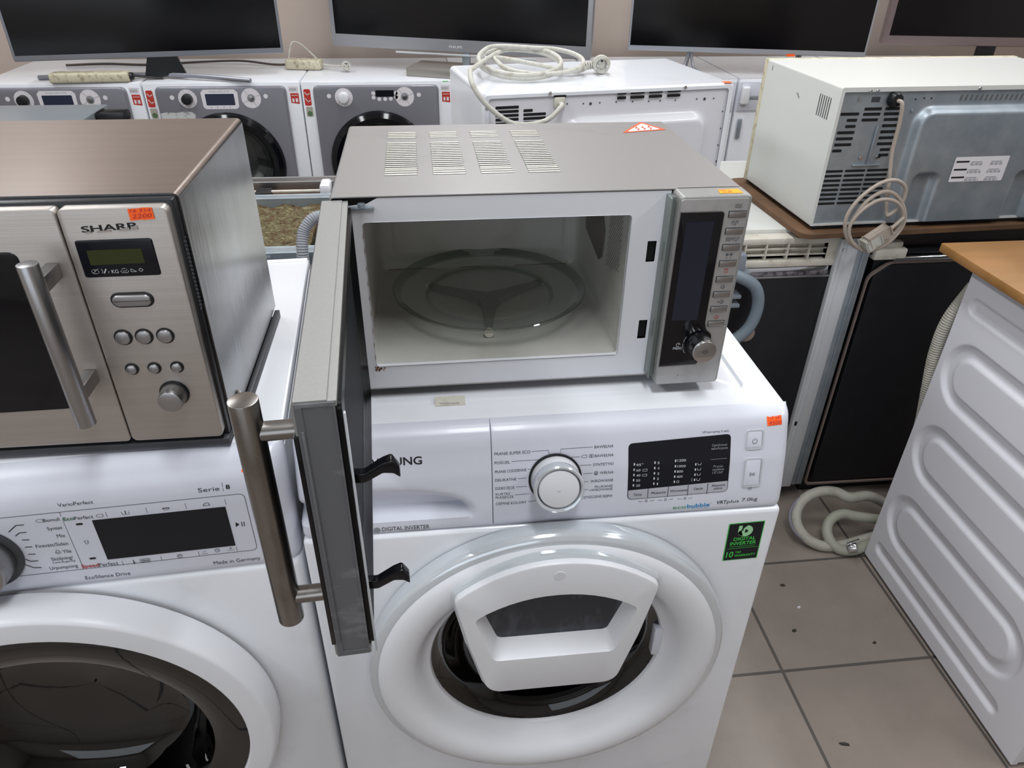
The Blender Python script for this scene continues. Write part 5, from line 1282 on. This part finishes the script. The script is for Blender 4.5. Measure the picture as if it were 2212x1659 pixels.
t = tv('television with a broad silver frame, second from the left, behind the open microwave', (-.199, 2.775), (.828, 2.380), .60, .022, .050, TV_SILVER, .040, stand2)
b = N(); w_ = 1.100; text(b, "PHILIPS", .520, .0965, .575, .0965, .0090, lambda x, z: (x, -.0006, z), True); flat('maker_lettering', b, PALE_ST, t)
def stand3(t, w, z0, d):
    b = N(); box(b, w * .5 - .04, w * .5 + .04, .004, .022, .012, z0 + .01, .002); s = obj('stand', b, BLACK, t)
    b = N(); box(b, w * .5 - .16, w * .5 + .16, -.08, .10, .0005, .0125, .004); obj('stand_base', b, BLACK_G, s)
def stand_feet(t, w, z0, d):
    for cx in (w * .27, w * .73):
        b = N(); tube(b, [(cx - .05, -.05, .006), (cx - .02, .0, .022), (cx, .016, z0 + .004), (cx + .02, .0, .022), (cx + .05, -.05, .006)], .0060, 10, 5); tube(b, [(cx, .016, z0), (cx + .0, .07, .030), (cx, .110, .006)], .006, 10, 4); obj('stand_foot', b, TV_DARKS, t)
t = tv('television with a thin pale silver frame above the gap between the two backward microwaves', (1.042, 2.630), (1.988, 2.412), .56, .010, .022, mat('pale_silver_frame', 'a9abb2', .35, .3), .034, stand_feet)
flat('price_sticker', patch(N(), [(.655, .074), (.690, .076), (.688, .086), (.655, .084)], lambda x, z: (x, -.0008, z)), ORANGE, t)
tv('television with a rose grey frame at the right edge, behind the cream microwave', (2.215, 2.690), (3.150, 2.560), .56, .026, .040, TV_PINK, .036, stand3, z0=.890)
# power strips and leads on the row
T = thing('power_strip', 'long yellowed power strip lying in front of the leftmost television', 'power strip', (-1.075, 2.452, HW), math.radians(3))
b = N(); box(b, -.140, .140, -.028, .028, .0005, .036, .008, 3); obj('body', b, YELLOWED, T)
for i in range(5):
    b = N(); cyl(b, (-.105 + i * .05, 0, .036), (-.105 + i * .05, 0, .0335 + .004), .019, n=24); obj('socket', b, mat('pale_socket', 'b0aa94', .5), T)
b = N(); tube(b, [(.140, 0, .018), (.16, .0, .02), (.20, .02, .012), (.25, .03, .006)], .0045, 8, 6); cd = obj('power_cord', b, BLACK, T)
b = N(); cyl(b, (.138, 0, .019), (.152, 0, .019), .014, n=16, bev=.002); obj('black_plug', b, BLACK, cd)
T = thing('power_strip', 'short stained power strip by the wall between the first two televisions', 'power strip', (-.315, 2.700, HW), math.radians(-8))
b = N(); box(b, -.075, .075, -.028, .028, .0005, .040, .010, 3); obj('body', b, YELLOWED, T)
for i in range(3):
    b = N(); cyl(b, (-.045 + i * .045, 0, .040), (-.045 + i * .045, 0, .0415), .017, n=24); obj('socket', b, mat('pale_socket', 'b0aa94', .5), T)
b = N(); tube(b, [(.070, .01, .02), (.02, .060, .05), (-.03, .080, .085), (-.060, .070, .092), (-.070, .05, .060), (-.074, .03, .03)], .0040, 8, 8); obj('cable_loop', b, CORD_W, T)
b = N(); tube(b, [(.075, 0, .02), (.11, -.01, .018), (.15, -.03, .020), (.172, -.04, .024)], .0042, 8, 6); cd = obj('power_cord', b, CORD_W, T); plug(cd, (.185, -.045, .024), (.35, -1, .25), CORD_W)
T = thing('cable', 'thin dark cable trailing along the wall under the leftmost television', 'cable', (-1.30, 2.80, HW))
b = N(); tube(b, [(0, 0, .005), (.15, .03, .005), (.33, .0, .005), (.50, .05, .006), (.70, .03, .014), (.86, -.02, .006), (1.0, .04, .005)], .0045, 8, 8); bpy.data.objects.remove(T)
o = obj('cable', b, mat('brown_cable', '4a403a', .5), None, loc=(-1.30, 2.80, HW)); tag(o, 'thin dark cable trailing along the wall under the leftmost television', 'cable')

# ================================================================== RIGHT: WASHER WITH RIBBED SIDE, BOARD, BLUE GREY UNIT
T = thing('washing_machine', 'white washer at the right edge turned to show its ribbed side, brown board on top', 'washing machine', (1.215, .003, 0), math.radians(-.6))
def stad(y, z, zc, hh, y0, y1):
    """distance to a horizontal stadium outline"""
    cy = min(max(y, y0 + hh), y1 - hh); return abs(math.hypot(y - cy, z - zc) - hh)
def rib(y, z):
    dpt = 0.0
    for zc, hh, y0, y1 in ((.582, .056, .085, .515), (.385, .056, .085, .512), (.188, .056, .095, .510)):
        dd = stad(y, z, zc, hh, y0, y1); dpt = max(dpt, 1 - sm(.009, .0180, dd))
    for zc, y0, y1 in ((.722, .08, .525), (.066, .075, .520)):
        cy = min(max(y, y0 + .016), y1 - .016); dd = math.hypot(y - cy, z - zc); dpt = max(dpt, 1 - sm(.0100, .0180, dd))
    return (.0080 * dpt, y, z)
# the pressed side panel faces the aisle (-x)
b = N(); sheet(b, frange(0, .548, 150), frange(.012, .795, 230), lambda y, z: rib(y, z), skirt=lambda c: (.012, c.y, c.z)); obj('side_panel', b, RIBW, T, ang=60)
b = N(); box(b, .0125, .60, .001, .547, .014, .793, .002); obj('cabinet', b, ENAMEL, T)
b = N(); box(b, .03, .57, .03, .52, 0, .0135); obj('foot_plinth', b, BLACK, T)
b = N(); tube(b, [(.040, .565, .34), (.030, .566, .42), (.020, .572, .50), (.012, .578, .58), (.012, .576, .66), (.030, .565, .74)], .0150, 18, 10, corr=.12, pitch=.0055); obj('drain_hose', b, HOSE_C, T)
b = N(); box(b, 1.180, 1.86, .05, .612, .7995, .8180, .003); o = obj('wooden_board', b, WOOD); tag(o, 'varnished brown board lying on top of the ribbed washer at the right edge', 'board')
T = thing('countertop_appliance', 'blue grey appliance with a black foot on the varnished board, cut by the right edge', 'appliance', (1.372, .30, .818), math.radians(4))
b = N(); box(b, 0, .38, 0, .24, .022, .26, .008); obj('body', b, BLUEGREY, T)
for x in (.02, .34):
    for y in (.02, .20):
        b = N(); box(b, x, x + .03, y, y + .03, .0, .0225, .003); obj('foot', b, BLACK, T)
# hose coil on the floor
T = thing('coiled_hose', 'cream drain hose coiled on the floor tiles beside the ribbed washer', 'hose', (1.125, .605, 0))
def ringpts(cx, cy, cz, rx, ry, rz, a0, a1, n):
    return [(cx + rx * math.cos(math.radians(a0 + (a1 - a0) * i / n)), cy + ry * math.sin(math.radians(a0 + (a1 - a0) * i / n)), max(.0125, cz + rz * math.sin(math.radians(a0 + (a1 - a0) * i / n)))) for i in range(n + 1)]
pts = [(.26, .07, .020)] + [(.17, .08, .075)] + ringpts(.035, .03, .055, .092, .055, .046, 45, 270, 9) + [(.07, -.022, .014), (.13, -.008, .014), (.24, .015, .016)]
b = N(); tube(b, pts, .0135, 16, 8); obj('outer_loop', b, HOSE_C, T)
pts = [(.26, .03, .030)] + [(.16, .02, .052)] + ringpts(.070, -.005, .036, .055, .040, .028, 60, 240, 8) + [(.075, -.045, .016), (.13, -.028, .015), (.24, -.010, .015)]
b = N(); tube(b, pts, .0130, 16, 8); obj('inner_loop', b, mat('pale_green_grey_hose', '9a9a8c', .5), T)
b = N(); tube(b, ringpts(.030, .03, .058, .104, .056, .046, 78, 262, 9), .0045, 10, 8); obj('thin_hose', b, mat('violet_grey_hose', '77737c', .45), T)
b = N(); cyl(b, (.050, -.050, .030), (.066, -.058, .040), .0125, n=18, bev=.002); cyl(b, (.044, -.047, .040), (.074, -.047, .052), .004, n=10); obj('metal_clamp', b, CHROME, T)
# litter on the tiles
random.seed(11)
def scrap(x, y, r, a, el, m, label, name='leaf_scrap'):
    b = N(); P = [(math.cos(2 * PI * i / 9) * r * el * (1 + .25 * random.random()), math.sin(2 * PI * i / 9) * r * (1 + .3 * random.random())) for i in range(9)]
    loft(b, [[(p[0], p[1], 0.0002) for p in P], [(p[0] * .8, p[1] * .7, .003) for p in P]]); o = obj(name, b, m, None, loc=(x, y, 0), rot=(0, 0, a)); tag(o, label, 'litter')
LF = mat('dry_leaf', '3a342e', .8)
scrap(.925, .082, .0030, -.25, 3.2, LF, 'elongated dark scrap on the tile nearest the bottom edge')
scrap(.945, .350, .0036, .3, 1.5, LF, 'dark scrap on the floor midway along the right side of the white washer')
scrap(.975, .480, .0036, -.2, 1.5, LF, 'dark crumb on the floor nearest the black dishwasher panel')
scrap(1.110, .300, .0032, .4, 1.2, LF, 'small dark crumb on the tile near the ribbed washer')
scrap(.985, .412, .0026, .2, 1.6, PALE_ST, 'small white paper crumb on the tiles right of the white washer', 'paper_crumb')
